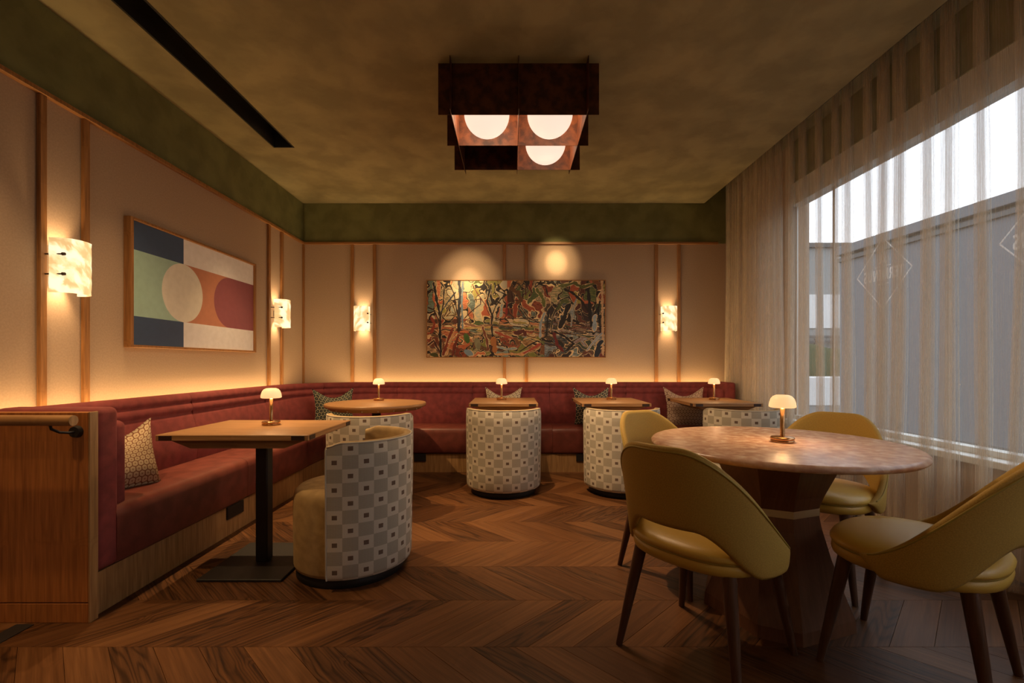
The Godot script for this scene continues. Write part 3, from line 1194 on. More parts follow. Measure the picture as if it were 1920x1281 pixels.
func build_shell() -> void:
	# ceiling with the open slot for the spotlights
	var c := shell("ceiling")
	var slot0 := -1.995
	var slot1 := -1.82
	var slot_end := 3.93
	obj("plaster", boxes_mesh([
		[P(LEFT - 0.2, CEIL, REAR - 0.2), P(slot0, CEIL + 0.06, BACK + 0.2)],
		[P(slot1, CEIL, REAR - 0.2), P(2.17, CEIL + 0.06, BACK + 0.2)],
		[P(slot0, CEIL, slot_end), P(slot1, CEIL + 0.06, BACK + 0.2)]]), M.ceiling_plaster, c)
	obj("slab", boxes_mesh([[P(LEFT - 0.2, CEIL + 0.24, REAR - 0.2), P(GLASS + 0.2, CEIL + 0.4, BACK + 0.2)]]), M.ceiling_plaster, c)
	obj("slot_lining", boxes_mesh([
		[P(slot0 - 0.02, CEIL + 0.06, REAR), P(slot0, CEIL + 0.24, slot_end + 0.02)],
		[P(slot1, CEIL + 0.06, REAR), P(slot1 + 0.02, CEIL + 0.24, slot_end + 0.02)],
		[P(slot0, CEIL + 0.06, slot_end), P(slot1, CEIL + 0.24, slot_end + 0.02)],
		[P(slot0, CEIL - 0.002, REAR), P(slot0 + 0.012, CEIL + 0.06, slot_end)],
		[P(slot1 - 0.012, CEIL - 0.002, REAR), P(slot1, CEIL + 0.06, slot_end)],
		[P(slot0, CEIL - 0.002, slot_end - 0.012), P(slot1, CEIL + 0.06, slot_end)]]), M.black, c)
	obj("curtain_recess", boxes_mesh([[P(2.17, CEIL + 0.06, REAR), P(2.19, CEIL + 0.24, BACK)]]), M.ceiling_plaster, c)
	# walls
	var wl := shell("wall_left")
	obj("linen_panelling", boxes_mesh([[P(LEFT - 0.2, -0.1, REAR - 0.2), P(LEFT, TRIM_Y, BACK + 0.2)]]), M.linen, wl)
	obj("plaster_band", boxes_mesh([[P(LEFT - 0.2, TRIM_Y, REAR - 0.2), P(LEFT, CEIL + 0.01, BACK + 0.2)]]), M.green_plaster, wl)
	var wb := shell("wall_back")
	obj("linen_panelling", boxes_mesh([[P(LEFT, -0.1, BACK), P(GLASS + 0.2, TRIM_Y, BACK + 0.2)]]), M.linen, wb)
	obj("plaster_band", boxes_mesh([[P(LEFT, TRIM_Y, BACK), P(GLASS + 0.2, CEIL + 0.3, BACK + 0.2)]]), M.green_plaster, wb)
	structure("wall_rear", boxes_mesh([[P(LEFT, -0.1, REAR - 0.2), P(GLASS + 0.2, CEIL + 0.3, REAR)]]), M.rear_wall)
	# right wall: solid past the window, below the sill and above the head
	var wr := shell("wall_right")
	obj("linen_panelling", boxes_mesh([
		[P(GLASS, -0.1, -1.6), P(GLASS + 0.2, 0.56, 4.42)],
		[P(GLASS, -0.1, REAR), P(GLASS + 0.2, CEIL + 0.3, -1.6)]]), M.linen, wr)
	obj("plaster_band", boxes_mesh([[P(GLASS, 2.77, -1.6), P(GLASS + 0.2, CEIL + 0.3, 4.42)]]), M.green_plaster, wr)
	structure("wall_right_pier", boxes_mesh([[P(GLASS, -0.1, 4.42), P(GLASS + 0.2, CEIL + 0.3, BACK)]]), M.linen)
	# oak trims
	var n := [1]
	var strip := func(lo: Vector3, hi: Vector3, m: Material) -> void:
		structure("trim_%d" % n[0], box_mesh(lo, hi, 0.003), m)
		n[0] += 1
	for d in [2.345, 2.585, 4.535, 4.79]:
		strip.call(P(LEFT, 0.0, d - 0.018), P(LEFT + 0.022, TRIM_Y - 0.012, d + 0.018), M.trim)
	strip.call(P(LEFT, 0.0, BACK - 0.022), P(LEFT + 0.022, TRIM_Y - 0.012, BACK), M.trim)
	for x in [-1.80, -1.548, -0.084, 0.163, 1.626, 1.88]:
		strip.call(P(x - 0.018, 0.0, BACK - 0.022), P(x + 0.018, TRIM_Y - 0.012, BACK), M.trim)
	strip.call(P(LEFT + 0.022, TRIM_Y - 0.012, BACK - 0.028), P(2.32, TRIM_Y + 0.014, BACK), M.trim_long)
	strip.call(P(LEFT, TRIM_Y - 0.012, REAR), P(LEFT + 0.028, TRIM_Y + 0.014, BACK), M.trim)


func build_outside() -> void:
	structure("pavement", boxes_mesh([[P(GLASS + 0.2, -0.4, -30), P(60, -0.15, 60)]]), M.asphalt)
	# hoarding across the street, panel by panel
	var h := thing("street_hoarding", "long dark grey panelled wall across the street behind the window", "wall", P(7.05, -0.15, 10.1))
	var a := Vector3(0, 0, 0)
	var b := Vector3(0.98, 0, 14.0)
	var dir := (b - a).normalized()
	var turn := atan2(dir.x, dir.z)
	h.rotation.y = turn
	var panel := box_mesh(Vector3(0, 0, 0.004), Vector3(0.12, 3.52, 1.165), 0.004)
	for k in 12:
		var o := obj("panel", panel, M.hoarding, h)
		o.position = Vector3(0, 0, k * 1.17)
	obj("backing", box_mesh(Vector3(0.03, 0, 0), Vector3(0.2, 3.6, 14.04), 0.0), M.coping, h)
	obj("coping", box_mesh(Vector3(-0.09, 3.56, -0.05), Vector3(0.3, 3.74, 14.1), 0.01), M.hoarding, h)
	obj("ledge", box_mesh(Vector3(-0.05, 3.42, -0.02), Vector3(0.05, 3.50, 14.05), 0.005), M.coping, h)
	# building further down the street
	var f := thing("street_building", "pale grey building at the far end of the street", "building", P(8.4, -0.15, 16.0))
	obj("facade", boxes_mesh([[Vector3(0, 0, -1.5), Vector3(7, 5.2, 0)]]), M.render_grey, f)
	obj("parapet", boxes_mesh([[Vector3(-0.1, 5.2, -1.6), Vector3(7.1, 5.35, 0.1)]]), M.coping, f)
	for k in 4:
		var w := obj("window_blind", box_mesh(Vector3(0.35 + k * 0.92, 2.45, 0), Vector3(1.05 + k * 0.92, 3.6, 0.04), 0.01), M.white_paint, f)
		obj("window_bar", box_mesh(Vector3(0.685 + k * 0.92, 2.45, 0.04), Vector3(0.715 + k * 0.92, 3.6, 0.06), 0.003), M.coping, w)
	var rail := thing("street_railing", "dark metal railing in front of the far building", "railing", P(8.2, -0.15, 15.85))
	for y in [1.95, 2.12]:
		obj("rail", box_mesh(Vector3(0, y, 0), Vector3(5, y + 0.08, 0.05), 0.005), M.coping, rail)
	for k in 6:
		obj("post", box_mesh(Vector3(0.1 + k * 0.95, 0, 0.0), Vector3(0.16 + k * 0.95, 2.1, 0.05), 0.005), M.coping, rail)
	var hb := MB.new()
	hb.smooth()
	var nz := noise(0.9, 3, 3)
	var rows := []
	for i in 21:
		var row := []
		for j in 24:
			var w := PI * i / 20.0
			var v := TAU * j / 24.0
			var p := Vector3(cos(w) * 2.6, sin(w) * sin(v) * 0.92, sin(w) * cos(v) * 0.26)
			row.append(p * (1 + 0.25 * nz.get_noise_3dv(p * 1.5)) + Vector3(0, 0.9, 0))
		rows.append(row)
	hb.grid(rows, [], true)
	var hedge := obj("street_hedge", hb.mesh(), M.leaf)
	hedge.position = P(9.9, -0.12, 15.3)
	tag(hedge, "low green hedge growing above the white street wall", "hedge")
	var low := obj("street_wall", box_mesh(Vector3(0, 0, 0), Vector3(5.5, 0.85, 0.9), 0.02), M.white_paint)
	low.position = P(7.4, -0.15, 14.8)
	tag(low, "low white wall under the hedge across the street", "wall")


func build_window() -> void:
	var bars := [4.40, 3.90, 1.90, -0.05, -1.58]
	for k in bars.size() - 1:
		var w := shell("window_%d" % (k + 1))
		var a: float = bars[k + 1]
		var b: float = bars[k]
		obj("pane", boxes_mesh([[P(GLASS + 0.07, 0.60, a), P(GLASS + 0.078, 2.6, b)]]), M.pane, w)
		obj("window_frame", boxes_mesh([
			[P(GLASS + 0.068, 0.56, b - 0.006), P(GLASS + 0.080, 2.77, b + 0.006)],
			[P(GLASS + 0.068, 0.56, a - 0.006), P(GLASS + 0.080, 2.77, a + 0.006)],
			[P(GLASS + 0.01, 2.57, a), P(GLASS + 0.12, 2.77, b)],
			[P(GLASS + 0.04, 0.56, a), P(GLASS + 0.12, 0.62, b)]]), M.frame_grey, w)
	structure("window_sill", box_mesh(P(GLASS - 0.06, 0.545, -1.6), P(GLASS + 0.06, 0.585, 4.42), 0.004), M.frame_grey)
	# lettering on the glass, read from the street
	for e in [[3.374, "white diamond lettering sticker on the glass beside the narrow pane"], [2.318, "white diamond lettering sticker on the glass nearer the tub chairs"]]:
		var t := thing("window_sticker", e[1], "sticker", P(GLASS + 0.064, 1.752, e[0]), PI / 2, "white lettering stickers on the window")
		# local x runs along the glass, z points to the street
		var dm := MB.new()
		var c := [Vector3(-0.247, 0, 0), Vector3(0, 0.254, 0), Vector3(0.247, 0, 0), Vector3(0, -0.254, 0)]
		for k in 4:
			var a: Vector3 = c[k]
			var b: Vector3 = c[(k + 1) % 4]
			var nrm := Vector3(b.y - a.y, a.x - b.x, 0).normalized() * 0.0036
			dm.prism([Vector2(0, 0), Vector2(1, 0), Vector2(1, 1), Vector2(0, 1)], a - nrm, b - a, nrm * 2, Vector3(0, 0, 0.0012))
		obj("diamond_outline", dm.mesh(), M.sticker, t)
		var font := SystemFont.new()
		font.font_names = PackedStringArray(["Droid Sans"])
		var tm := TextMesh.new()
		tm.text = "TERMINUS"
		font.font_weight = 700
		tm.font = font
		tm.font_size = 64
		tm.pixel_size = 0.00112
		tm.depth = 0.0012
		var letters := obj("lettering", tm, M.sticker, t)
		letters.position = Vector3(0, -0.012, 0)
		letters.scale = Vector3(1, 1.55, 1)
		var tree := MB.new()
		for k in 4:
			var wd := 0.013 + 0.009 * k
			tree.prism([Vector2(-wd, 0), Vector2(wd, 0), Vector2(0, 0.034)], Vector3(0, 0.132 - k * 0.02, 0), Vector3.RIGHT, Vector3.UP, Vector3(0, 0, 0.0012))
		tree.prism([Vector2(-0.003, 0), Vector2(0.003, 0), Vector2(0.003, 0.02), Vector2(-0.003, 0.02)], Vector3(0, 0.055, 0), Vector3.RIGHT, Vector3.UP, Vector3(0, 0, 0.0012))
		obj("tree_emblem", tree.mesh(), M.sticker, t)
		obj("ground_line", box_mesh(Vector3(-0.07, 0.046, 0), Vector3(0.07, 0.050, 0.0012), 0.0), M.sticker, t)
		obj("small_line", boxes_mesh([[Vector3(-0.05, -0.082, 0), Vector3(-0.012, -0.074, 0.0012)], [Vector3(0.0, -0.082, 0), Vector3(0.05, -0.074, 0.0012)]]), M.sticker, t)
	# sheer curtain: flat stretches and gathered pleats
	var r := RandomNumberGenerator.new()
	r.seed = 40
	var path := []          # x offset, depth, how loose
	var d := 5.27
	while d > -1.55:
		var dense := d > 4.35
		var flat_len := r.randf_range(0.03, 0.07) if dense else r.randf_range(0.05, 0.17)
		for k in 4:
			path.append(Vector2(r.randf_range(-0.008, 0.008) + 0.028, d - flat_len * k / 4.0))
		d -= flat_len
		for k in r.randi_range(2, 4):
			var deep := r.randf_range(0.04, 0.085)
			var wide := r.randf_range(0.012, 0.024)
			for i in 9:
				var w := TAU * i / 9.0
				path.append(Vector2(0.03 - deep * (0.5 - 0.5 * cos(w)), d - wide * i / 9.0 + 0.016 * sin(w)))
			d -= wide
	var cur := MB.new()
	cur.smooth()
	var rows := []
	var uvs := []
	var run := 0.0
	var sway := noise(0.8, 8, 2)
	var swing := noise(1.1, 18, 2)
	for i in path.size():
		if i:
			run += path[i].distance_to(path[i - 1])
		var col := []
		var uv := []
		for j in 13:
			var f := j / 12.0
			var y := lerpf(CEIL + 0.2, 0.015, f)
			var p: Vector2 = path[i]
			col.append(P(2.40 + p.x * (0.75 + 0.35 * f) + 0.012 * f * sway.get_noise_2d(p.y * 2.0, f), y, p.y + 0.055 * f * swing.get_noise_2d(p.y * 2.2, f * 0.7)))
			uv.append(Vector2(run * 1.3, f * 2.0))
		rows.append(col)
		uvs.append(uv)
	cur.grid(rows, uvs)
	var co := obj("sheer_curtain", cur.mesh(), M.sheer)
	tag(co, "floor length beige sheer curtain hanging in loose pleats before the window", "curtain")
	var tr := obj("curtain_track", box_mesh(P(2.38, CEIL + 0.2, -1.6), P(2.42, CEIL + 0.235, 5.28), 0.003), M.black_metal)
	tag(tr, "dark curtain track hidden in the ceiling recess above the sheer curtain", "curtain rail")


func build_floor() -> void:
	var f := shell("floor")
	obj("sub_floor", boxes_mesh([[P(LEFT - 0.2, -0.12, REAR - 0.2), P(GLASS + 0.2, -0.016, BACK + 0.2)]]), M.sub_floor, f)
	var cw := 0.3606
	var sp := 0.1755
	# plank meshes: two slants, several cuts of the grain
	var kinds := [[], []]
	for lean in 2:
		for v in 5:
			var b := MB.new()
			b.flat()
			var g := 0.0008
			var sk := cw if lean == 0 else -cw
			var make := func(inset: float, y: float) -> Array:
				var out := []
				for q in [[0, 0], [1, 0], [1, 1], [0, 1]]:
					var dd: float = inset + q[1] * (cw - 2 * inset)
					var x: float = sk * dd / cw + (inset * 1.4 if q[0] == 0 else sp - inset * 1.4)
					out.append(Vector3(x, y, -dd))
				return out
			var t: Array = make.call(g + 0.0003, 0.0)
			var m: Array = make.call(g * 0.6, -0.0009)
			var lo: Array = make.call(g * 0.5, -0.016)
			var uv := func(p: Vector3) -> Vector2:
				var al := Vector2(sk, -cw).normalized()
				var pp := Vector2(p.x, p.z)
				return Vector2(pp.dot(al) * 0.9 + v * 0.31, pp.dot(Vector2(-al.y, al.x)) * 1.15 + v * 0.43 + lean * 0.2)
			b.quad(t[0], t[3], t[2], t[1], uv.call(t[0]), uv.call(t[3]), uv.call(t[2]), uv.call(t[1]))
			for k in 4:
				var k2 := (k + 1) % 4
				b.quad(t[k], t[k2], m[k2], m[k], uv.call(t[k]), uv.call(t[k2]), uv.call(m[k2]), uv.call(m[k]))
				b.quad(m[k], m[k2], lo[k2], lo[k], uv.call(m[k]), uv.call(m[k2]), uv.call(lo[k2]), uv.call(lo[k]))
			kinds[lean].append(b.mesh())
	var rest := []
	for i in M.board.size():
		var st := SurfaceTool.new()
		st.begin(Mesh.PRIMITIVE_TRIANGLES)
		rest.append([st, 0])
	for k in range(-12, 10):
		var d0 := 1.822 + cw * k
		var lean := posmod(k, 2)
		# leaning right going away, or left
		for i in range(-17, 17):
			var x0 := i * sp + (0.06 if lean == 0 else 0.02)
			var mid := x0 + (cw if lean == 0 else -cw) / 2 + sp / 2
			if mid < LEFT - 0.02 or mid > GLASS - 0.05 or d0 + cw < REAR or d0 > BACK:
				continue
			var mesh: ArrayMesh = kinds[lean][rng.randi() % 5]
			var mi: int = rng.randi() % M.board.size()
			var at := P(x0, 0, d0)
			var hidden := d0 > 4.6 or d0 + cw < 1.55 or (mid < -1.95 and d0 > 2.0) or absf(mid) > (d0 + cw) * 1.2
			if hidden:
				rest[mi][0].append_from(mesh, 0, Transform3D(Basis(), at))
				rest[mi][1] += 1
			else:
				obj("plank", mesh, M.board[mi], f).position = at
	for i in rest.size():
		if rest[i][1]:
			obj("planks_out_of_view", rest[i][0].commit(), M.board[i], f).set_meta("kind", "stuff")


func build_banquette() -> void:
	var t := thing("banquette", "long burgundy velvet banquette running round the corner under the glowing wall", "banquette")
	var total := bank_length()
	# plinth
	var pl := [Vector2(0.105, 0.0), Vector2(0.105, 0.185), Vector2(0.545, 0.185), Vector2(0.545, 0.0)]
	var pb := MB.new()
	pb.flat()
	var rows := []
	var n := 90
	for i in n + 1:
		var row := []
		for p in pl:
			row.append(bank(total * i / n, p.x, p.y))
		rows.append(row)
	pb.grid(rows, [], true)
	pb.fan(rows[0])
	pb.fan(rows[n], true)
	obj("plinth", pb.mesh(), M.oak_pale, t)
	var seat := [Vector2(0.18, 0.19), Vector2(0.545, 0.19), Vector2(0.562, 0.195), Vector2(0.570, 0.21), Vector2(0.574, 0.30), Vector2(0.574, 0.40), Vector2(0.570, 0.428), Vector2(0.556, 0.446), Vector2(0.53, 0.455), Vector2(0.40, 0.462), Vector2(0.25, 0.455), Vector2(0.18, 0.45)]
	var back := [Vector2(0.105, 0.19), Vector2(0.105, 0.888)]
	var roll := func(y0: float, y1: float, x0: float, x1: float, bulge: float, steps: int) -> void:
		for i in steps + 1:
			var f := float(i) / steps
			back.append(Vector2(lerpf(x0, x1, f) + bulge * pow(sin(PI * clampf(f, 0.02, 0.98)), 0.6), lerpf(y0, y1, f)))
	back.append(Vector2(0.118, 0.898))
	back.append(Vector2(0.150, 0.899))
	roll.call(0.894, 0.838, 0.168, 0.178, 0.018, 7)
	roll.call(0.836, 0.772, 0.178, 0.184, 0.020, 7)
	roll.call(0.770, 0.44, 0.186, 0.215, 0.030, 12)
	back.append(Vector2(0.215, 0.19))
	var sl := func(x: float) -> float:     # wall coordinate of an x on the back run
		return (BACK - BR - B_START) + BR * PI / 2 + (x - (LEFT + BR))
	var cuts := [0.10, 1.16, 2.1, (BACK - BR - B_START) + BR * PI / 4, sl.call(-1.25), sl.call(-0.43), sl.call(0.41), sl.call(1.24), total - 0.11]
	for k in cuts.size() - 1:
		obj("back_section", bank_sweep(back, cuts[k] + 0.001, cuts[k + 1] - 0.001), M.velvet, t)
	for k in cuts.size() - 1:
		obj("seat_section", bank_sweep(seat, cuts[k] + 0.001, cuts[k + 1] - 0.001), M.leather_red, t)
	# padded ends
	var a := MB.new()
	a.pad(P(LEFT + 0.105, 0.19, 2.15), P(-1.795, 0.905, 2.035), 0.028, 9)
	var arm := obj("padded_end", a.mesh(), M.velvet, t)
	var a2 := MB.new()
	a2.pad(P(LEFT + 0.16, 0.30, 2.235), P(-1.825, 0.835, 2.145), 0.035, 9)
	obj("inner_pad", a2.mesh(), M.velvet, arm)
	var e := MB.new()
	e.pad(P(2.20, 0.19, BACK - 0.468), P(2.31, 0.905, BACK - 0.105), 0.028, 9)
	var arm2 := obj("padded_end", e.mesh(), M.velvet, t)
	var e2 := MB.new()
	e2.pad(P(2.12, 0.30, BACK - 0.45), P(2.205, 0.835, BACK - 0.16), 0.035, 9)
	obj("inner_pad", e2.mesh(), M.velvet, arm2)
	# sockets on the plinth
	var so := obj("power_socket", box_mesh(P(LEFT + 0.5456, 0.105, 2.98), P(LEFT + 0.556, 0.185, 3.16), 0.003), M.black_metal)
	tag(so, "black power socket plate on the oak plinth beside the left bistro table", "socket")
	for q in [[-0.93, "between the round table and the lone middle table"], [0.71, "between the two tables right of the painting's middle"]]:
		var s2 := obj("power_socket", box_mesh(P(q[0] - 0.06, 0.11, BACK - 0.556), P(q[0] + 0.06, 0.185, BACK - 0.545), 0.003), M.black_metal)
		tag(s2, "black socket on the back plinth " + q[1], "socket")
	# light strip in the gap behind the backs
	var led := thing("light_strip", "warm hidden light strip glowing on the wall behind the banquette top", "light strip")
	var lm := MB.new()
	lm.flat()
	rows = []
	for i in n + 1:
		var row := []
		for p in [Vector2(0.060, 0.822), Vector2(0.090, 0.822), Vector2(0.090, 0.826), Vector2(0.060, 0.826)]:
			row.append(bank(total * i / n, p.x, p.y))
		rows.append(row)
	lm.grid(rows, [], true)
	obj("led_strip", lm.mesh(), M.led, led)
	var warm := Color(1.0, 0.82, 0.54)
	var la := BACK - BR - B_START
	area(led, P(LEFT + 0.075, 0.830, B_START + la / 2), Basis(Vector3.RIGHT, PI / 2), Vector2(0.026, la), warm, LED_E * la)
	var xl := B_END - (LEFT + BR)
	area(led, P(LEFT + BR + xl / 2, 0.830, BACK - 0.075), Basis(Vector3.RIGHT, PI / 2), Vector2(xl, 0.026), warm, LED_E * xl)
	for k in 4:
		var w := (k + 0.5) * PI / 8
		var s := la + BR * w
		area(led, bank(s, 0.075, 0.830), Basis(Vector3.UP, -w) * Basis(Vector3.RIGHT, PI / 2), Vector2(0.026, BR * PI / 8), warm, LED_E * BR * PI / 8)
	# cushions
	cushion(P(-2.03, 0.622, 2.42), 1.2, -0.26, 0.37, 0, "tan honeycomb cushion propped at the open end of the banquette")
	cushion(P(-1.79, 0.655, 4.72), 0.55, -0.22, 0.40, 1, "black and olive honeycomb cushion in the curved corner of the banquette")
	cushion(P(-0.09, 0.655, 4.99), 0.0, -0.24, 0.40, 2, "cream cushion behind the lamp of the table under the painting")
	cushion(P(0.85, 0.655, 4.99), 0.1, -0.24, 0.40, 3, "dark cushion with pale honeycomb behind the table under the painting's right end")
	cushion(P(1.83, 0.645, 4.97), -0.05, -0.26, 0.43, 4, "pinkish honeycomb cushion behind the table beside the curtain")


func build_tables() -> void:
	square_table(P(-1.375, 0, 2.605), 0.75, 0.61, "oak bistro table with dark corner inlays beside the wooden banquette end")
	square_table(P(-0.075, 0, 4.47), 0.61, 0.70, "oak bistro table under the woodland painting", Vector3(0.2, 0.165, 0.075))
	square_table(P(0.92, 0, 4.47), 0.61, 0.70, "oak bistro table below the right end of the woodland painting", Vector3(0.2, 0.165, 0.075))
	square_table(P(1.90, 0, 4.47), 0.61, 0.70, "oak bistro table beside the curtain at the end of the banquette", Vector3(0.2, 0.165, 0.075))
	round_table(P(-1.22, 0, 4.22), 0.44, "round oak table in the curved corner of the banquette")
	marble_table(P(1.18, 0, 2.11))
	table_lamp(P(-1.375, 0.75, 2.68), "small glowing mushroom lamp on the oak table beside the banquette end")
	table_lamp(P(-0.10, 0.75, 4.52), "small glowing mushroom lamp on the table under the woodland painting")
	table_lamp(P(0.965, 0.75, 4.56), "small glowing mushroom lamp on the table below the painting's right end")
	table_lamp(P(1.95, 0.75, 4.53), "small glowing mushroom lamp on the table beside the curtain")
	table_lamp(P(-1.26, 0.75, 4.44), "small glowing mushroom lamp on the round oak table")
	table_lamp(P(1.21, 0.75, 2.10), "glowing mushroom lamp with copper stem on the pink marble table")
	barrel_chair(P(-0.873, 0, 2.56), PI / 2, "checked barrel chair seen from the side at the table beside the banquette end")
	barrel_chair(P(-1.10, 0, 3.65), 0.05, "checked barrel chair at the round oak table")
	barrel_chair(P(-0.073, 0, 4.08), 0.0, "checked barrel chair at the table under the woodland painting")
	barrel_chair(P(0.95, 0, 4.08), 0.0, "checked barrel chair at the table below the painting's right end")
	barrel_chair(P(1.985, 0, 4.06), 0.0, "checked barrel chair at the table beside the curtain")
	var face := func(x: float, d: float) -> float:
		return atan2(-x, d)
	tub_chair(P(0.735, 0, 1.80), face.call(0.77, 0.64), "mustard tub chair at the marble table, back towards the oak partition")
	tub_chair(P(1.47, 0, 1.69), face.call(-0.60, 0.80), "mustard tub chair at the marble table, farthest from the banquette")
	tub_chair(P(1.60, 0, 2.46), face.call(-0.78, -0.62), "mustard tub chair at the marble table, its back against the sheer curtain")
	tub_chair(P(0.90, 0, 2.50), face.call(0.52, -0.85), "mustard tub chair at the marble table beside the barrel chair below the painting's right end")


func build_wall_things() -> void:
	# geometric picture on the left wall
	var g := thing("geometric_picture", "framed geometric picture with navy, mint, orange and plum blocks and a cream disc", "picture", P(LEFT, 1.6, 3.55), PI / 2)
	# local x runs away from the window wall's left: +x is towards the back wall
	var gm := mat(Color(1, 1, 1), 0.6)
	gm.albedo_texture = ImageTexture.create_from_image(geometric_image())
	var q := MB.new()
	q.flat()
	q.quad(Vector3(-0.675, -0.383, 0.031), Vector3(-0.675, 0.383, 0.031), Vector3(0.675, 0.383, 0.031), Vector3(0.675, -0.383, 0.031), Vector2(0, 1), Vector2(0, 0), Vector2(1, 0), Vector2(1, 1))
	obj("canvas", q.mesh(), gm, g)
	obj("frame", boxes_mesh([
		[Vector3(-0.70, -0.40, 0.0), Vector3(-0.676, 0.40, 0.046)], [Vector3(0.676, -0.40, 0.0), Vector3(0.70, 0.40, 0.046)],
		[Vector3(-0.676, 0.384, 0.0), Vector3(0.676, 0.40, 0.046)], [Vector3(-0.676, -0.40, 0.0), Vector3(0.676, -0.384, 0.046)],
		[Vector3(-0.676, -0.384, 0.0), Vector3(0.676, 0.384, 0.029)]], 0.002), M.trim, g)
	# woodland painting on the back wall
	var w := thing("woodland_painting", "wide abstract woodland painting with dark branching outlines in a thin frame", "painting", P(0.045, 1.60, BACK))
	var wm := mat(Color(1, 1, 1), 0.55)
	wm.albedo_texture = ImageTexture.create_from_image(woodland_image())
	var p := MB.new()
	p.flat()
	p.quad(Vector3(-0.99, -0.425, 0.066), Vector3(-0.99, 0.425, 0.066), Vector3(0.99, 0.425, 0.066), Vector3(0.99, -0.425, 0.066), Vector2(0, 1), Vector2(0, 0), Vector2(1, 0), Vector2(1, 1))
	obj("canvas", p.mesh(), wm, w)
	obj("frame", boxes_mesh([
		[Vector3(-1.0, -0.435, 0.024), Vector3(-0.991, 0.435, 0.072)], [Vector3(0.991, -0.435, 0.024), Vector3(1.0, 0.435, 0.072)],
		[Vector3(-0.991, 0.426, 0.024), Vector3(0.991, 0.435, 0.072)], [Vector3(-0.991, -0.435, 0.024), Vector3(0.991, -0.426, 0.072)],
		[Vector3(-0.991, -0.426, 0.024), Vector3(0.991, 0.426, 0.064)]], 0.001), M.trim_long, w)
	wall_sconce(P(LEFT, 1.595, 2.43), PI / 2, -1.0, "glowing alabaster sconce between trims beyond the navy blocks of the geometric picture")
	wall_sconce(P(LEFT, 1.595, 4.66), PI / 2, -1.0, "glowing alabaster sconce between the geometric picture and the room corner")
	wall_sconce(P(-1.675, 1.60, BACK), 0.0, 1.0, "glowing alabaster sconce between the room corner and the woodland painting")
	wall_sconce(P(1.75, 1.60, BACK), 0.0, -1.0, "glowing alabaster sconce between the woodland painting and the curtain")


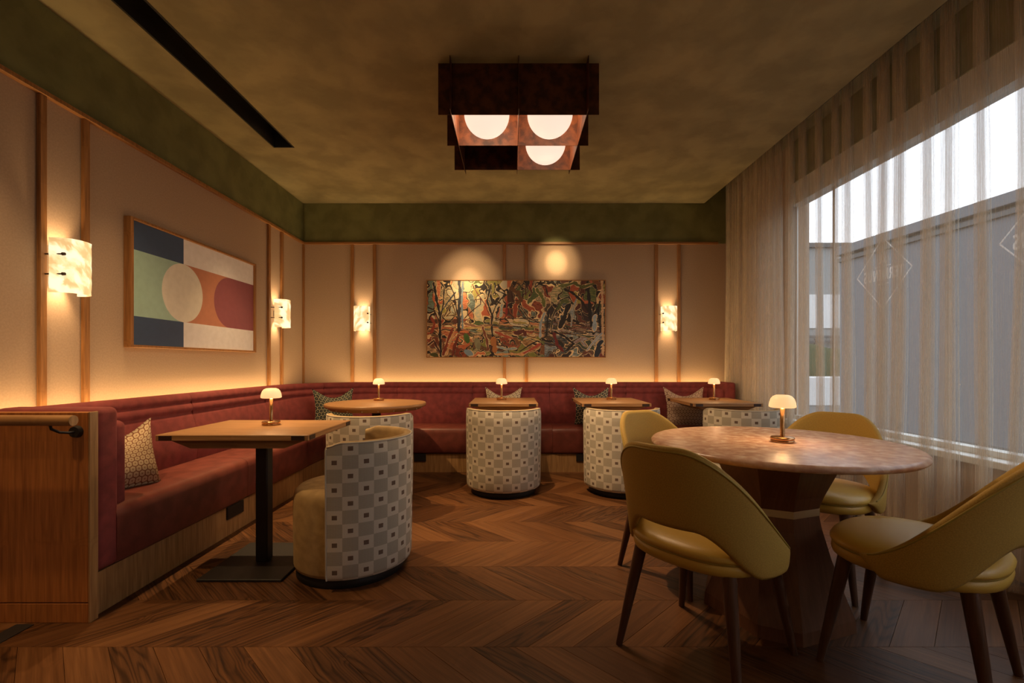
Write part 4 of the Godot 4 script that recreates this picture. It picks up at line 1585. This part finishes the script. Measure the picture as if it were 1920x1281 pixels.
func build_ceiling_things() -> void:
	# chandelier of crossed plates; three of the four cells hold a globe
	var c := thing("plate_chandelier", "square ceiling light of crossed dark copper plates around three white globes", "ceiling light", P(0.04, 2.6, 3.23))
	var xs := [-0.405, 0.0, 0.41]
	var ds := [-0.40, 0.0, 0.405]
	var top := 0.311
	for d in ds:
		var o := obj("plate", box_mesh(Vector3(-0.485, 0, -d - 0.002), Vector3(0.485, top, -d + 0.002), 0.0008), M.copper, c)
		o.name = "plate"
	for x in xs:
		obj("plate", box_mesh(Vector3(x - 0.002, -0.004, -0.475), Vector3(x + 0.002, top, 0.475), 0.0008), M.copper, c)
	# a globe in three of the four cells, a downlight in the last
	for i in 2:
		for j in 2:
			var x0: float = xs[i]
			var x1: float = xs[i + 1]
			var z0: float = -ds[j + 1]
			var z1: float = -ds[j]
			var lit := not (i == 0 and j == 1)
			var mid := Vector3((x0 + x1) / 2, 0.11, (z0 + z1) / 2)
			if lit:
				var b := MB.new()
				var prof := []
				for k in 25:
					var w := PI * k / 24.0
					prof.append(Vector2(maxf(0.0, sin(w)) * 0.146, -cos(w) * 0.146))
				b.lathe(prof, 40)
				var gl := obj("globe", b.mesh(), M.globe, c)
				gl.position = mid
				omni(gl, Vector3.ZERO, Color(1.0, 0.84, 0.66), 0.62, 0.12)
			else:
				var can := MB.new()
				can.lathe([Vector2(0.0, 0.02), Vector2(0.03, 0.02), Vector2(0.042, 0.0), Vector2(0.045, 0.0), Vector2(0.045, 0.16), Vector2(0, 0.16)], 24)
				obj("spot_can", can.mesh(), M.black, c).position = mid + Vector3(0, 0.03, 0)
				spot(c, mid + Vector3(0, 0.025, 0), mid + Vector3(0.75, -2.5, 0.05), Color(1.0, 0.83, 0.62), 6.5, 33.0, 0.8, 0.015)
	obj("ceiling_mount", box_mesh(Vector3(-0.36, top - 0.02, -0.36), Vector3(0.36, CEIL - 2.6, 0.36), 0.001), M.black, c)
	# two picture spots on the ceiling behind it
	for e in [[-0.465, -0.50, "left", 1.96, 2.2, 19.0], [0.46, 0.50, "right", 2.24, 2.2, 14.0]]:
		var s := thing("picture_spot", "small black ceiling spotlight aimed at the %s half of the woodland painting" % e[2], "spotlight", P(e[0], CEIL, 4.15), 0.0, "picture spotlights")
		var b := MB.new()
		b.lathe([Vector2(0, -0.012), Vector2(0.036, -0.012), Vector2(0.036, 0.0), Vector2(0, 0.0)], 20)
		obj("spot_mount", b.mesh(), M.black, s)
		var h := MB.new()
		var aim := (P(e[1], e[3], BACK) - P(e[0], CEIL - 0.05, 4.15)).normalized()
		h.tube([Vector3(0, -0.05, 0) - aim * 0.035, Vector3(0, -0.05, 0) + aim * 0.035], 0.026, 16)
		obj("spot_head", h.mesh(), M.black, s)
		spot(s, Vector3(0, -0.05, 0) + aim * 0.042, Vector3(0, -0.05, 0) + aim, Color(1.0, 0.85, 0.62), e[4], e[5], 1.0, 0.015)
		# brighter middle of the reflector's beam
		spot(s, Vector3(0, -0.05, 0) + aim * 0.042, Vector3(0, -0.05, 0) + aim, Color(1.0, 0.85, 0.62), e[4] * 1.7, e[5] * 0.5, 1.0, 0.015)
	# the dining room goes on behind the camera under two more lamps
	for e in [[-0.9, "beyond the oak partition"], [0.9, "beyond the tub chairs"]]:
		var g := thing("globe_pendant", "round glowing glass pendant hanging in the room " + e[1], "pendant lamp", P(e[0], CEIL, -1.3), 0.0, "globe pendants")
		var rod := MB.new()
		rod.tube([Vector3(0, 0, 0), Vector3(0, -0.5, 0)], 0.006, 10)
		obj("rod", rod.mesh(), M.black_metal, g)
		var b := MB.new()
		var prof := []
		for k in 17:
			var w := PI * k / 16.0
			prof.append(Vector2(maxf(0.0, sin(w)) * 0.14, -cos(w) * 0.14))
		b.lathe(prof, 32)
		var gl := obj("glass_globe", b.mesh(), M.globe, g)
		gl.position = Vector3(0, -0.64, 0)
		omni(gl, Vector3.ZERO, Color(1.0, 0.78, 0.52), 0.16, 0.12)
	# spotlights sunk in the ceiling slot
	var aims := [[0.7, -1.9, 0.9, 1.2, 30.0], [1.6, -1.98, 1.95, 3.0, 30.0], [2.75, -1.6, 2.75, 2.6, 30.0], [3.75, -1.3, 3.85, 7.0, 33.0]]
	var where := ["beyond the entrance rail", "above the wooden banquette end", "above the oak table at the banquette end", "at the end of the slot"]
	for k in aims.size():
		var a: Array = aims[k]
		var s := thing("slot_spot", "black spotlight sunk in the dark ceiling slot " + where[k], "spotlight", P(-1.908, CEIL + 0.24, a[0]), 0.0, "spotlights in the ceiling slot")
		var b := MB.new()
		b.lathe([Vector2(0, 0.0), Vector2(0.04, 0.0), Vector2(0.04, -0.12), Vector2(0.034, -0.12), Vector2(0.026, -0.09), Vector2(0, -0.09)], 20)
		obj("spot_can", b.mesh(), M.black, s)
		spot(s, Vector3(0, -0.125, 0), P(a[1], 0, a[2]) - s.position, Color(1.0, 0.82, 0.58), a[3], a[4], 0.7, 0.02)


func build_entrance() -> void:
	# oak end panel of the banquette
	var p := thing("oak_partition", "waist high oak panel closing the near end of the banquette", "partition", P(LEFT, 0, 2.03))
	obj("panel", box_mesh(Vector3(0, 0.086, 0.004), Vector3(0.563, 0.893, 0.04), 0.002), M.oak, p)
	obj("skirting", box_mesh(Vector3(0, 0.0, 0.004), Vector3(0.563, 0.082, 0.04), 0.002), M.oak, p)
	obj("end_lipping", box_mesh(Vector3(0.5635, 0.0, 0.0), Vector3(0.572, 0.895, 0.042), 0.002), M.oak_pale, p)
	# handrail in front of it
	var r := thing("handrail", "round oak handrail on a black bracket in front of the oak partition", "handrail", P(LEFT, 0.867, 1.92))
	var b := MB.new()
	b.tube([Vector3(0.0, 0, 0), Vector3(0.562, 0, 0)], 0.022, 20)
	obj("rail", b.mesh(), M.oak_long, r)
	var cap := MB.new()
	cap.tube([Vector3(0.562, 0, 0), Vector3(0.567, 0, 0)], 0.0215, 20)
	obj("end_cap", cap.mesh(), M.oak_pale, r)
	var br := MB.new()
	br.tube([Vector3(0.47, -0.02, 0.0), Vector3(0.475, -0.035, 0.0), Vector3(0.50, -0.05, -0.01), Vector3(0.515, -0.055, -0.035), Vector3(0.518, -0.055, -0.066)], 0.0055, 10)
	obj("bracket", br.mesh(), M.black_metal, r)
	var ro := MB.new()
	ro.tube([Vector3(0.518, -0.055, -0.052), Vector3(0.518, -0.055, -0.0695)], [0.022, 0.026], 24)
	obj("wall_rose", ro.mesh(), M.black_metal, r)
	var fs := obj("floor_strip", box_mesh(P(-2.085, 0.0, 1.2), P(-2.01, 0.004, 1.975), 0.001), M.black_metal)
	tag(fs, "dark metal strip set on the floor in front of the oak partition", "floor strip")
